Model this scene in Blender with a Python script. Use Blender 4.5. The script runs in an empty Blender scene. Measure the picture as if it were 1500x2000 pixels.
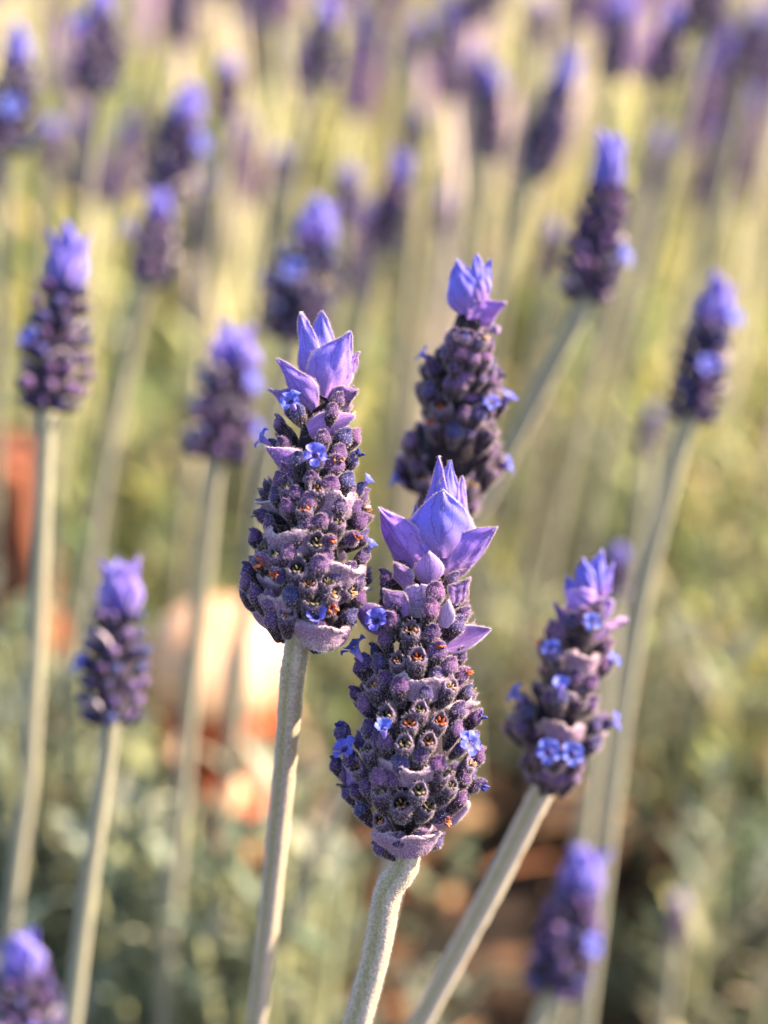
import bpy, math, random
import numpy as np
from mathutils import Vector, Matrix, Quaternion

# ------------------------------------------------------------------ camera, world, sun, exposure
SC = bpy.context.scene
COL = SC.collection
PITCH = math.radians(24.0)
CAMZ = 0.33                 # metres above the soil
FD = 0.14                   # focus distance
K = 0.1 / 2000.0            # metres per photo pixel on the plane of focus
CP = Vector((0, 0, CAMZ))
FW = Vector((0, math.cos(PITCH), -math.sin(PITCH)))
UPV = Vector((0, math.sin(PITCH), math.cos(PITCH)))
RT = Vector((1, 0, 0))
TC = -FW                    # towards the camera

cam_d = bpy.data.cameras.new('camera')
cam = bpy.data.objects.new('camera', cam_d)
COL.objects.link(cam)
cam.location = CP
cam.rotation_euler = (math.pi / 2 - PITCH, 0, 0)
cam_d.sensor_fit = 'VERTICAL'
cam_d.sensor_height = 24.0
cam_d.lens = 12.0 / (0.05 / FD)
cam_d.clip_start = 0.005
cam_d.clip_end = 400.0
cam_d.dof.use_dof = True
cam_d.dof.focus_distance = FD - 0.004
cam_d.dof.aperture_fstop = cam_d.lens / 4.7
SC.camera = cam

SUN_EL = math.radians(37)
SUN_AZ = math.radians(78)   # clockwise from +Y: from the right, a little behind the flowers
w = bpy.data.worlds.new('World')
SC.world = w
w.use_nodes = True
wn = w.node_tree
bg = wn.nodes['Background']
sky = wn.nodes.new('ShaderNodeTexSky')
sky.sky_type = 'NISHITA'
sky.sun_disc = False
sky.sun_elevation = SUN_EL
sky.sun_rotation = SUN_AZ
sky.air_density = 1.0
sky.dust_density = 1.2
wn.links.new(sky.outputs['Color'], bg.inputs['Color'])
bg.inputs['Strength'].default_value = 0.095
sun_d = bpy.data.lights.new('sun', 'SUN')
sun_d.energy = 5.0
sun_d.angle = math.radians(0.6)
sun_d.color = (1.0, 0.83, 0.62)
sun = bpy.data.objects.new('sun', sun_d)
COL.objects.link(sun)
S = Vector((math.cos(SUN_EL) * math.sin(SUN_AZ), math.cos(SUN_EL) * math.cos(SUN_AZ), math.sin(SUN_EL)))
sun.rotation_euler = S.to_track_quat('Z', 'Y').to_euler()
sun.location = (2, 1, 2)
SC.view_settings.view_transform = 'Standard'
SC.view_settings.look = 'None'
SC.view_settings.gamma = 1.0
SC.view_settings.exposure = 2.02
SC.view_settings.use_curve_mapping = False
SC.render.engine = 'CYCLES'
SC.cycles.max_bounces = 6
SC.cycles.transparent_max_bounces = 4
SC.cycles.use_denoising = True

rng = np.random.default_rng(7)
random.seed(7)


def at(px, py, d):
    return CP + FW * d + RT * ((px - 750) * K / FD * d) - UPV * ((py - 1000) * K / FD * d)


# ------------------------------------------------------------------ materials
def mat_new(name):
    m = bpy.data.materials.new(name)
    m.use_nodes = True
    nt = m.node_tree
    for n in list(nt.nodes):
        nt.nodes.remove(n)
    return m, nt, nt.nodes, nt.links


def tinted(name, rough=0.85, sheen=0.0, sheen_tint=(0.9, 0.8, 0.85), translucent=0.0, bump=0.0, bump_scale=9000,
           mottle=0.3, mottle_scale=4000, spec=0.3, veins=False, coat=0.0, hue_var=0.0):
    m, nt, N, L = mat_new(name)
    out = N.new('ShaderNodeOutputMaterial')
    p = N.new('ShaderNodeBsdfPrincipled')
    at_ = N.new('ShaderNodeAttribute'); at_.attribute_name = 'tint'
    tc = N.new('ShaderNodeTexCoord')
    no = N.new('ShaderNodeTexNoise'); no.inputs['Scale'].default_value = mottle_scale
    no.inputs['Detail'].default_value = 3
    L.new(tc.outputs['Object'], no.inputs['Vector'])
    mr = N.new('ShaderNodeMapRange')
    mr.inputs['From Min'].default_value = 0.3; mr.inputs['From Max'].default_value = 0.7
    mr.inputs['To Min'].default_value = 1 - mottle; mr.inputs['To Max'].default_value = 1 + mottle
    L.new(no.outputs['Fac'], mr.inputs['Value'])
    mx = N.new('ShaderNodeVectorMath'); mx.operation = 'SCALE'
    L.new(at_.outputs['Color'], mx.inputs[0]); L.new(mr.outputs['Result'], mx.inputs['Scale'])
    oi = N.new('ShaderNodeObjectInfo')
    hs = N.new('ShaderNodeHueSaturation')
    L.new(mx.outputs[0], hs.inputs['Color'])
    mh = N.new('ShaderNodeMapRange')
    mh.inputs['To Min'].default_value = 0.5 - hue_var; mh.inputs['To Max'].default_value = 0.5 + hue_var
    L.new(oi.outputs['Random'], mh.inputs['Value']); L.new(mh.outputs['Result'], hs.inputs['Hue'])
    col = hs.outputs['Color']
    if veins:
        uv = N.new('ShaderNodeUVMap')
        sx = N.new('ShaderNodeSeparateXYZ'); L.new(uv.outputs['UV'], sx.inputs[0])
        a = N.new('ShaderNodeMath'); a.operation = 'SUBTRACT'; a.inputs[1].default_value = 0.5
        L.new(sx.outputs['X'], a.inputs[0])
        ab = N.new('ShaderNodeMath'); ab.operation = 'ABSOLUTE'; L.new(a.outputs[0], ab.inputs[0])
        # side veins: fan from the base
        s1 = N.new('ShaderNodeMath'); s1.operation = 'MULTIPLY_ADD'
        s1.inputs[1].default_value = 26.0
        nz = N.new('ShaderNodeTexNoise'); nz.inputs['Scale'].default_value = 5
        L.new(uv.outputs['UV'], nz.inputs['Vector'])
        n2 = N.new('ShaderNodeMath'); n2.operation = 'MULTIPLY'; n2.inputs[1].default_value = 7.0
        L.new(nz.outputs['Fac'], n2.inputs[0])
        L.new(ab.outputs[0], s1.inputs[0]); L.new(n2.outputs[0], s1.inputs[2])
        sv = N.new('ShaderNodeMath'); sv.operation = 'MULTIPLY_ADD'; sv.inputs[1].default_value = -11.0
        L.new(sx.outputs['Y'], sv.inputs[0]); L.new(s1.outputs[0], sv.inputs[2])
        sn = N.new('ShaderNodeMath'); sn.operation = 'SINE'; L.new(sv.outputs[0], sn.inputs[0])
        m2 = N.new('ShaderNodeMapRange'); m2.inputs['From Min'].default_value = 0.8; m2.inputs['From Max'].default_value = 1.0
        m2.inputs['To Min'].default_value = 0.0; m2.inputs['To Max'].default_value = 0.42
        L.new(sn.outputs[0], m2.inputs['Value'])
        mid = N.new('ShaderNodeMapRange'); mid.inputs['From Min'].default_value = 0.0; mid.inputs['From Max'].default_value = 0.03
        mid.inputs['To Min'].default_value = 0.5; mid.inputs['To Max'].default_value = 0.0
        L.new(ab.outputs[0], mid.inputs['Value'])
        mm = N.new('ShaderNodeMath'); mm.operation = 'MAXIMUM'
        L.new(m2.outputs['Result'], mm.inputs[0]); L.new(mid.outputs['Result'], mm.inputs[1])
        mc = N.new('ShaderNodeMix'); mc.data_type = 'RGBA'
        L.new(mm.outputs[0], mc.inputs['Factor']); L.new(col, mc.inputs['A'])
        mc.inputs['B'].default_value = (0.12, 0.05, 0.34, 1)
        col = mc.outputs['Result']
    L.new(col, p.inputs['Base Color'])
    p.inputs['Roughness'].default_value = rough
    p.inputs['Specular IOR Level'].default_value = spec
    if sheen:
        p.inputs['Sheen Weight'].default_value = sheen
        p.inputs['Sheen Roughness'].default_value = 0.35
        p.inputs['Sheen Tint'].default_value = (*sheen_tint, 1)
    if coat:
        p.inputs['Coat Weight'].default_value = coat
        p.inputs['Coat Roughness'].default_value = 0.25
    if bump:
        nb = N.new('ShaderNodeTexNoise'); nb.inputs['Scale'].default_value = bump_scale
        nb.inputs['Detail'].default_value = 2
        L.new(tc.outputs['Object'], nb.inputs['Vector'])
        b = N.new('ShaderNodeBump'); b.inputs['Strength'].default_value = bump
        b.inputs['Distance'].default_value = 0.00008
        L.new(nb.outputs['Fac'], b.inputs['Height']); L.new(b.outputs['Normal'], p.inputs['Normal'])
    if translucent:
        t = N.new('ShaderNodeBsdfTranslucent'); L.new(col, t.inputs['Color'])
        mxs = N.new('ShaderNodeMixShader'); mxs.inputs['Fac'].default_value = translucent
        L.new(p.outputs[0], mxs.inputs[1]); L.new(t.outputs[0], mxs.inputs[2])
        L.new(mxs.outputs[0], out.inputs['Surface'])
    else:
        L.new(p.outputs[0], out.inputs['Surface'])
    return m


M_VELVET = tinted('velvet_calyx', rough=0.9, sheen=0.35, bump=0.8, mottle=0.55, mottle_scale=7000, hue_var=0.025, spec=0.15)
M_BRACT = tinted('violet_bract', rough=0.8, sheen=0.25, sheen_tint=(0.8, 0.75, 1), translucent=0.30, bump=0.7, bump_scale=11000,
                 mottle=0.16, mottle_scale=9000, veins=True, spec=0.2, hue_var=0.012)
M_LIP = tinted('felted_bract', rough=0.9, sheen=0.5, translucent=0.12, bump=1.0, bump_scale=8000, mottle=0.5, mottle_scale=5500, spec=0.1, hue_var=0.02)
M_PETAL = tinted('blue_petal', rough=0.5, translucent=0.35, mottle=0.18, mottle_scale=3000, spec=0.3, hue_var=0.01)
M_DRY = tinted('dried_petal', rough=0.7, mottle=0.5, mottle_scale=9000, bump=0.6, spec=0.4)
M_HAIR = tinted('felt_hair', rough=0.7, translucent=0.45, mottle=0.0, spec=0.2)
M_STEM = tinted('felted_stem', rough=0.85, sheen=0.3, sheen_tint=(1, 0.95, 0.9), bump=1.0, bump_scale=4000, mottle=0.28, mottle_scale=3500, spec=0.2)
M_LEAF = tinted('grey_green_leaf', rough=0.8, sheen=0.25, translucent=0.42, mottle=0.25, mottle_scale=250, spec=0.25)
M_DRYLEAF = tinted('dry_litter', rough=0.8, translucent=0.15, mottle=0.35, mottle_scale=300, spec=0.2)


# ------------------------------------------------------------------ mesh builder
class MB:
    def __init__(s):
        s.v = []; s.f = []; s.c = []; s.uv = []; s.mi = []; s.n = 0

    def add(s, v, f, c, mi=0, uv=None):
        v = np.asarray(v, float)
        c = np.asarray(c, float)
        if c.ndim == 1:
            c = np.tile(c, (len(v), 1))
        if uv is None:
            uv = np.zeros((len(v), 2))
        s.v.append(v); s.c.append(c); s.uv.append(uv)
        o = s.n
        if isinstance(f, np.ndarray):
            s.f.extend((f + o).tolist())
        else:
            s.f.extend([[i + o for i in q] for q in f])
        s.mi.extend([mi] * len(f))
        s.n += len(v)

    def merge(s, other, M=None):
        v = np.concatenate(other.v)
        if M is not None:
            A = np.array(M)
            v = v @ A[:3, :3].T + A[:3, 3]
        o = s.n
        s.v.append(v); s.c.append(np.concatenate(other.c)); s.uv.append(np.concatenate(other.uv))
        s.f.extend([[i + o for i in q] for q in other.f]); s.mi.extend(other.mi)
        s.n += len(v)

    def mesh(s, name, mats, smooth=True):
        me = bpy.data.meshes.new(name)
        V = np.concatenate(s.v)
        me.from_pydata(V.tolist(), [], s.f)
        C = np.ones((len(V), 4)); C[:, :3] = np.clip(np.concatenate(s.c), 0, 1)
        a = me.color_attributes.new('tint', 'FLOAT_COLOR', 'POINT')
        a.data.foreach_set('color', C.ravel())
        U = np.concatenate(s.uv)
        ul = me.uv_layers.new(name='UVMap')
        li = np.empty(len(me.loops), dtype=np.int32); me.loops.foreach_get('vertex_index', li)
        ul.data.foreach_set('uv', U[li].ravel())
        for m in mats:
            me.materials.append(m)
        me.polygons.foreach_set('material_index', s.mi)
        me.polygons.foreach_set('use_smooth', [smooth] * len(me.polygons))
        me.update()
        return me


def grid_faces(nu, nv, wrap=False):
    """rows nv+1 of (nu+1) or nu (wrap) points"""
    f = []
    w_ = nu if wrap else nu + 1
    for j in range(nv):
        for i in range(nu):
            i2 = (i + 1) % nu if wrap else i + 1
            f.append([j * w_ + i, j * w_ + i2, (j + 1) * w_ + i2, (j + 1) * w_ + i])
    return f


def add_hairs(mb, P, Nn, length, width, color, mi=1, lean=None, spread=0.7, r=rng, curl=0.5):
    n = len(P)
    d = Nn + spread * r.normal(size=(n, 3))
    if lean is not None:
        d = d + lean
    d /= np.linalg.norm(d, axis=1)[:, None] + 1e-9
    ln = length * r.uniform(0.5, 1.25, n)[:, None]
    side = np.cross(d, r.normal(size=(n, 3)))
    side /= np.linalg.norm(side, axis=1)[:, None] + 1e-9
    d2 = d + curl * r.normal(size=(n, 3)); d2 /= np.linalg.norm(d2, axis=1)[:, None] + 1e-9
    wv = side * width / 2
    a = P - wv; b = P + wv
    m1 = P + d * ln * 0.55
    c = m1 + wv * 0.8; e = m1 - wv * 0.8
    t = m1 + d2 * ln * 0.5
    V = np.stack([a, b, c, e, t], 1).reshape(-1, 3)
    col = np.asarray(color, float)
    C = col[None, :] * r.uniform(0.75, 1.15, n)[:, None]
    C = np.repeat(C, 5, 0)
    base = np.arange(n) * 5
    f = np.stack([base, base + 1, base + 2, base + 3], 1)
    mb.add(V, f, C, mi)
    # tips as separate triangles sharing nothing
    V2 = np.stack([e, c, t], 1).reshape(-1, 3)
    b2 = np.arange(n) * 3
    mb.add(V2, np.stack([b2, b2 + 1, b2 + 2], 1), np.repeat(col[None, :] * np.ones((n, 1)), 3, 0), mi)


def lerp3(a, b, t):
    t = np.asarray(t)[..., None]
    return np.asarray(a) * (1 - t) + np.asarray(b) * t


def sstep(a, b, x):
    t = np.clip((np.asarray(x) - a) / (b - a), 0, 1)
    return t * t * (3 - 2 * t)


# base colours (what the things themselves have)
C_TUBE = (0.030, 0.018, 0.028)
C_CAP = (0.085, 0.04, 0.13)
C_CAPB = (0.05, 0.04, 0.13)
C_FELT = (0.74, 0.63, 0.66)
C_HAIR = (0.66, 0.52, 0.55)
C_TOP = (0.28, 0.23, 0.86)
C_TOP2 = (0.32, 0.19, 0.74)
C_MIDB = (0.26, 0.14, 0.42)
C_LIP = (0.30, 0.18, 0.30)
C_BLUE = (0.11, 0.13, 0.66)
C_BLUE2 = (0.24, 0.25, 0.80)
C_DKB = (0.03, 0.03, 0.25)
C_RUST = (0.42, 0.10, 0.035)
C_BRN = (0.20, 0.09, 0.045)
C_OLV = (0.13, 0.10, 0.055)
C_TAN = (0.42, 0.27, 0.13)


def bud_mb(kind, seed, L=62.0, R=15.5, seg=16, hair=240, cap=C_CAP, s=K):
    """closed or open calyx; base at origin, along +z, hood on +y. Units: px * s"""
    r = np.random.default_rng(seed)
    mb = MB()
    ph = r.uniform(0, 6.28)
    bend = r.uniform(-0.05, 0.12)
    if kind == 'closed':
        T = np.array([0, .08, .18, .3, .42, .54, .62, .68, .74, .80, .86, .91, .95, .98, 1.0])
        Rr = np.interp(T, [0, .1, .35, .6, .68, .78, .88, .95, .985, 1], [.42, .55, .76, .88, .97, 1.0, .80, .54, .3, .02])
    else:
        T = np.array([0, .08, .2, .34, .48, .6, .72, .82, .9, .94, .93, .86, .76])
        Rr = np.array([.42, .52, .7, .84, .95, 1., 1.02, 1., .93, .82, .70, .62, .5])
    n = len(T)
    th = np.linspace(0, 2 * math.pi, seg, endpoint=False)
    V = np.zeros((n, seg, 3)); C = np.zeros((n, seg, 3))
    for j in range(n):
        rib = 1 + 0.055 * np.cos(th * 8 + ph) * (1 - sstep(.6, .85, T[j]))
        el = 1 + 0.07 * np.cos(2 * (th - r.uniform(-.05, .05))) * sstep(.5, .8, T[j])
        rad = Rr[j] * R * rib * el * (1 + 0.03 * r.normal(size=seg))
        z = np.full(seg, T[j] * L)
        if kind == 'closed':
            z = z + (4.0 * sstep(.65, .95, T[j]) * np.cos(th - math.pi / 2) + 2.2 * sstep(.6, .8, T[j]) * np.abs(np.cos(th)) * np.sign(np.cos(th - math.pi / 2) - .1)) 
        else:
            hood = np.clip(np.cos(th - math.pi / 2), 0, 1) ** 1.5
            lob = 2.2 * np.cos(th * 5 + ph)
            if j <= 10:
                z = z + sstep(.7, .94, T[j]) * (hood * 13 + lob * 1.5)
        V[j, :, 0] = rad * np.cos(th)
        V[j, :, 1] = rad * np.sin(th) + bend * L * T[j] ** 2
        V[j, :, 2] = z
        if kind == 'closed':
            rad_ = 0
            k = sstep(.58, .80, T[j] + 0.04 * np.cos(th * 2 + ph))
            C[j] = lerp3(C_TUBE, cap, k) * (.55 + .45 * sstep(.1, .5, T[j])) if False else lerp3(C_TUBE, cap, k)
        else:
            C[j] = lerp3(C_TUBE, np.array(cap) * 0.55 + 0.02, np.full(seg, sstep(.5, .9, T[j])))
            if 8 <= j <= 10:
                C[j] = np.array((0.16, 0.11, 0.18)) * r.uniform(.6, 1.2)
            if j > 10:
                C[j] = (0.02, 0.012, 0.012)
    mb.add(V.reshape(-1, 3) * s, grid_faces(seg, n - 1, True) + [[(n - 1) * seg + i for i in range(seg)]], C.reshape(-1, 3))
    if hair:
        # sample points on the side
        tt = r.uniform(0, 1, hair) ** 0.8
        if kind != 'closed':
            tt *= 0.93
        jj = np.clip(np.searchsorted(T[:10] if kind != 'closed' else T, tt) - 1, 0, (8 if kind != 'closed' else n - 2))
        fr = (tt - T[jj]) / (T[jj + 1] - T[jj] + 1e-6); fr = np.clip(fr, 0, 1)[:, None]
        ii = r.integers(0, seg, hair); i2 = (ii + 1) % seg; g = r.uniform(0, 1, hair)[:, None]
        P = (V[jj, ii] * (1 - g) + V[jj, i2] * g) * (1 - fr) + (V[jj + 1, ii] * (1 - g) + V[jj + 1, i2] * g) * fr
        ax = np.zeros_like(P); ax[:, 2] = P[:, 2]; ax[:, 1] = bend * L * tt ** 2
        Nn = P - ax; Nn /= np.linalg.norm(Nn, axis=1)[:, None] + 1e-6
        Nn[:, 2] += np.where(tt > .85, 1.0, 0.15)
        Nn /= np.linalg.norm(Nn, axis=1)[:, None]
        add_hairs(mb, P * s, Nn, 5.0 * s, 0.5 * s, C_HAIR, 1, spread=.9, r=r)
        if kind != 'closed':
            m = 70
            a = r.uniform(0, 6.283, m)
            ii = (a / (2 * math.pi) * seg).astype(int) % seg
            P = V[9, ii] + r.normal(size=(m, 3)) * .8
            Nn = np.stack([np.cos(a) * .7, np.sin(a) * .7, np.ones(m) * .8], 1)
            add_hairs(mb, P * s, Nn, 6 * s, 0.6 * s, C_HAIR, 1, spread=.5, r=r)
    return mb


def crumple_mb(seed, col, size=11.0, n=7, s=K):
    r = np.random.default_rng(seed)
    mb = MB()
    for k in range(n):
        a = 6.283 * k / n + r.uniform(-.3, .3)
        c = np.array([math.cos(a) * size * .5, math.sin(a) * size * .5, r.uniform(-2, 3)])
        d = np.array([math.cos(a) * .6, math.sin(a) * .6, 1.1]); d += r.normal(size=3) * .4; d /= np.linalg.norm(d)
        u = np.cross(d, [0.3, .2, .9]); u /= np.linalg.norm(u); v = np.cross(d, u)
        ln = size * r.uniform(.5, 1.0); wd = size * r.uniform(.22, .36)
        V = []
        for q, rr in ((-.5, .4), (-.1, 1.), (.3, .9), (.6, .3)):
            for m in range(6):
                b = m * math.pi / 3
                jt = r.uniform(.55, 1.35)
                V.append(c + d * ln * q + (u * math.cos(b) + v * math.sin(b) * .55) * wd * rr * jt)
        f = grid_faces(6, 3, True) + [[18, 19, 20, 21, 22, 23]]
        cc = np.array(col) * r.uniform(.35, 1.5)
        mb.add(np.array(V) * s, f, cc)
    return mb


def corolla_mb(seed, size=25.0, tube=30.0, s=K, open_=1.0, col=None):
    """tube along +z from origin, five lobes at its mouth; big two on +y"""
    r = np.random.default_rng(seed)
    mb = MB()
    seg = 12
    T = [0, .3, .6, .85, 1.0, .95]
    Rr = [.16, .19, .22, .29, .36, .2]
    V = []; C = []
    for t, q in zip(T, Rr):
        for i in range(seg):
            a = 6.283 * i / seg
            V.append((q * size * math.cos(a), q * size * math.sin(a), tube * t))
            C.append(np.array((0.50, 0.30, 0.75)) * (1 - t * .6) + np.array(C_BLUE2) * t * .6)
    for i in range(seg):
        C[-1 - i] = (0.03, 0.03, 0.12)
    mb.add(np.array(V) * s, grid_faces(seg, len(T) - 1, True) + [[(len(T) - 1) * seg + i for i in range(seg)]], C)
    blue = np.array(col if col is not None else C_BLUE)
    for k, (a, ls, ws) in enumerate([(62, 1.0, .50), (118, 1.0, .50), (190, .8, .40), (270, .85, .42), (350, .8, .40)]):
        a = math.radians(a + r.uniform(-6, 6))
        ca, sa = math.cos(a), math.sin(a)
        fl = open_ * r.uniform(.75, 1.1)
        nu, nv = 6, 7
        Vv = []; Cc = []
        for j in range(nv + 1):
            v = j / nv
            wv = ws * size * np.interp(v, [0, .25, .55, .8, .93, 1], [.42, .75, 1, .86, .55, .12])
            rad = .30 * size + v * ls * size * .85 * math.sin(min(1.4, .55 + fl * .75 * (0.4 + v * .6)))
            zz = tube + v * ls * size * .85 * math.cos(.35 + fl * .95 * (.3 + v)) 
            for i in range(nu + 1):
                u = i / nu * 2 - 1
                tx = u * wv
                lift = -(u * u) * wv * .35 + .10 * wv * math.sin(4 * v + seed)
                Vv.append((rad * ca - tx * sa, rad * sa + tx * ca, zz - lift + 0.03 * size * r.normal()))
                q = abs(u) ** 2 * .35 + v * .3
                Cc.append(blue * (1 - q) + np.array(C_BLUE2) * q if v > .15 else blue * .6 + np.array((.3, .2, .6)) * .4)
        mb.add(np.array(Vv) * s, grid_faces(nu, nv), Cc)
    return mb


OV = ([0, .1, .25, .4, .55, .7, .82, .92, 1], [.42, .72, .95, 1, .88, .64, .40, .19, .015])
LP = ([0, .15, .4, .7, .88, .96, 1], [.40, .66, .90, 1, .92, .74, .48])
BL = ([0, .1, .25, .4, .55, .7, .82, .92, 1], [.50, .80, .97, 1, .98, .90, .74, .46, .10])


def bract_mb(L, W, cup=0.8, bend=0.0, keel=0.0, prof=OV, th=2.6, c0=C_MIDB, c1=C_TOP, edge=C_FELT, edge_w=.2, ruff=3.0, smile=0.0, crinkle=0.0,
             hair=220, rough=0.0, seed=0, nu=12, nv=14, s=K, tip_flare=0.0, hair_len=5.0):
    """bract: base at origin, tip along +z, outer (abaxial) face on +y"""
    r = np.random.default_rng(seed)
    mb = MB()
    ph = r.uniform(0, 6.28)
    v = np.linspace(0, 1, nv + 1)[:, None] * np.ones((1, nu + 1))
    u = np.linspace(-1, 1, nu + 1)[None, :] * np.ones((nv + 1, 1))
    wd = np.interp(v, *prof) * W / 2
    c = max(cup, 1e-3)
    X = wd * np.sin(u * c) / c * (c / math.sin(min(c, 1.55)) if c < 1.55 else c)
    Y = -wd * (1 - np.cos(u * c)) / max(math.sin(min(c, 1.55)), .1) - keel * wd * np.abs(u)
    Y = Y + bend * L * v ** 2 + tip_flare * L * sstep(.6, 1, v)
    Y = Y + ruff * np.sin(v * 7 + ph + 1.5 * np.sign(u)) * np.abs(u) ** 2
    Z = L * v + smile * L * u ** 2 * v ** 2 + ruff * .5 * np.sin(u * 4 + ph) * v
    if crinkle:
        q1, q2, q3 = r.uniform(0, 6.28, 3)
        Y = Y + crinkle * (np.sin(u * 5.2 + v * 6 + q1) * np.sin(v * 9 + q2) + .6 * np.sin(u * 9 - v * 13 + q3))
        X = X + crinkle * .9 * np.sin(v * 11 + q2 + np.sign(u)) * np.abs(u) ** 3 * (v < .96)
    P = np.stack([X, Y, Z], -1)
    du = np.gradient(P, axis=1); dv = np.gradient(P, axis=0)
    Nn = np.cross(dv, du); Nn /= np.linalg.norm(Nn, axis=2)[..., None] + 1e-9
    Nn = np.where((Nn[..., 1:2].mean() < 0), -Nn, Nn)
    rim = 1 - np.abs(u) ** 6
    rimv = 1 - v ** 10
    tt = th * .5 * np.sqrt(np.clip(rim * rimv, 0.06, 1))[..., None]
    P = P + r.normal(size=P.shape) * rough
    tt = tt * (1 + .7 * sstep(.8, 1, np.maximum(np.abs(u), v)) * (th > 4))[..., None]
    A = P + Nn * tt
    B = P - Nn * tt
    col = lerp3(c0, c1, sstep(.05, .6, v))
    e = np.clip((np.abs(u) - (1 - edge_w)) / edge_w, 0, 1)
    e = np.maximum(e, sstep(.93 - (.08 if th > 4 else 0), 1, v) * (1.2 if th > 4 else .6)).clip(0, 1) * .8
    col = col * (1 - e[..., None]) + np.asarray(edge) * e[..., None]
    uv = np.stack([u * .5 + .5, v], -1).reshape(-1, 2)
    n1 = (nu + 1) * (nv + 1)
    fa = grid_faces(nu, nv)
    V = np.concatenate([A.reshape(-1, 3), B.reshape(-1, 3)])
    F = [list(q) for q in fa] + [[i + n1 for i in reversed(q)] for q in fa]
    for j in range(nv):
        a, b = j * (nu + 1), (j + 1) * (nu + 1)
        F.append([a, b, b + n1, a + n1])
        a, b = a + nu, b + nu
        F.append([b, a, a + n1, b + n1])
    for i in range(nu):
        a = nv * (nu + 1) + i
        F.append([a, a + 1, a + 1 + n1, a + n1])
    mb.add(V * s, F, np.concatenate([col.reshape(-1, 3)] * 2), 0, np.concatenate([uv, uv]))
    if hair:
        m = hair
        jf = r.uniform(0, nv - .01, m); uf = r.uniform(0, nu - .01, m)
        k = int(m * .6)
        uf[:k] = np.where(r.uniform(size=k) < .5, 0.02, nu - .02)
        j0 = jf.astype(int); i0 = uf.astype(int)
        g = (uf - i0)[:, None]; h = (jf - j0)[:, None]
        def samp(Q):
            return (Q[j0, i0] * (1 - g) + Q[j0, i0 + 1] * g) * (1 - h) + (Q[j0 + 1, i0] * (1 - g) + Q[j0 + 1, i0 + 1] * g) * h
        sg = np.where(r.uniform(size=m) < .7, 1, -1)[:, None]
        pp = samp(P) + samp(Nn) * sg * th * .4
        nn = samp(Nn) * sg
        us = samp(du); us /= np.linalg.norm(us, axis=1)[:, None] + 1e-9
        nn[:k] = nn[:k] * .3 + us[:k] * np.where(uf[:k] < 1, -1, 1)[:, None]
        add_hairs(mb, pp * s, nn, hair_len * s, .55 * s, C_HAIR, 1, spread=.5, r=r)
    return mb


# ------------------------------------------------------------------ object helpers
def link(name, me, parent=None, M=None):
    o = bpy.data.objects.new(name, me)
    COL.objects.link(o)
    if parent is not None:
        o.parent = parent
    if M is not None:
        o.matrix_basis = M
    return o


def thing(name, label, cat, loc, group=None):
    o = bpy.data.objects.new(name, None)
    COL.objects.link(o)
    o.empty_display_size = 0.01
    o.location = loc
    o['label'] = label; o['category'] = cat
    if group:
        o['group'] = group
    return o


def frame(origin, zdir, yhint, sc=1.0):
    z = zdir.normalized()
    y = yhint - z * yhint.dot(z)
    if y.length < 1e-6:
        y = z.orthogonal()
    y.normalize()
    x = y.cross(z)
    M = Matrix((x, y, z)).transposed().to_4x4()
    M = Matrix.Translation(origin) @ M @ Matrix.Scale(sc, 4)
    return M


# shared bud meshes
CL = [bud_mb('closed', 10 + i, L=[62, 58, 66, 60][i % 4], hair=560, cap=[C_CAP, C_CAPB, (0.13, 0.06, 0.16), (0.06, 0.03, 0.10)][i % 4], R=[14, 16.5, 15, 13.5, 17][i % 5]).mesh('closed_bud', [M_VELVET, M_HAIR]) for i in range(8)]
OP = [bud_mb('open', 40 + i, hair=520, R=16 + (i % 2), L=58).mesh('open_bud', [M_VELVET, M_HAIR]) for i in range(6)]
CR = {k: [crumple_mb(60 + i, c).mesh('withered_petals', [M_DRY]) for i in range(3)]
      for k, c in dict(rust=C_RUST, brown=C_BRN, olive=C_OLV, tan=C_TAN, blue=C_DKB).items()}
CO = [corolla_mb(80 + i).mesh('corolla', [M_PETAL]) for i in range(6)]
COS = [corolla_mb(90 + i, open_=.35, size=19).mesh('corolla', [M_PETAL]) for i in range(3)]


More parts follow.
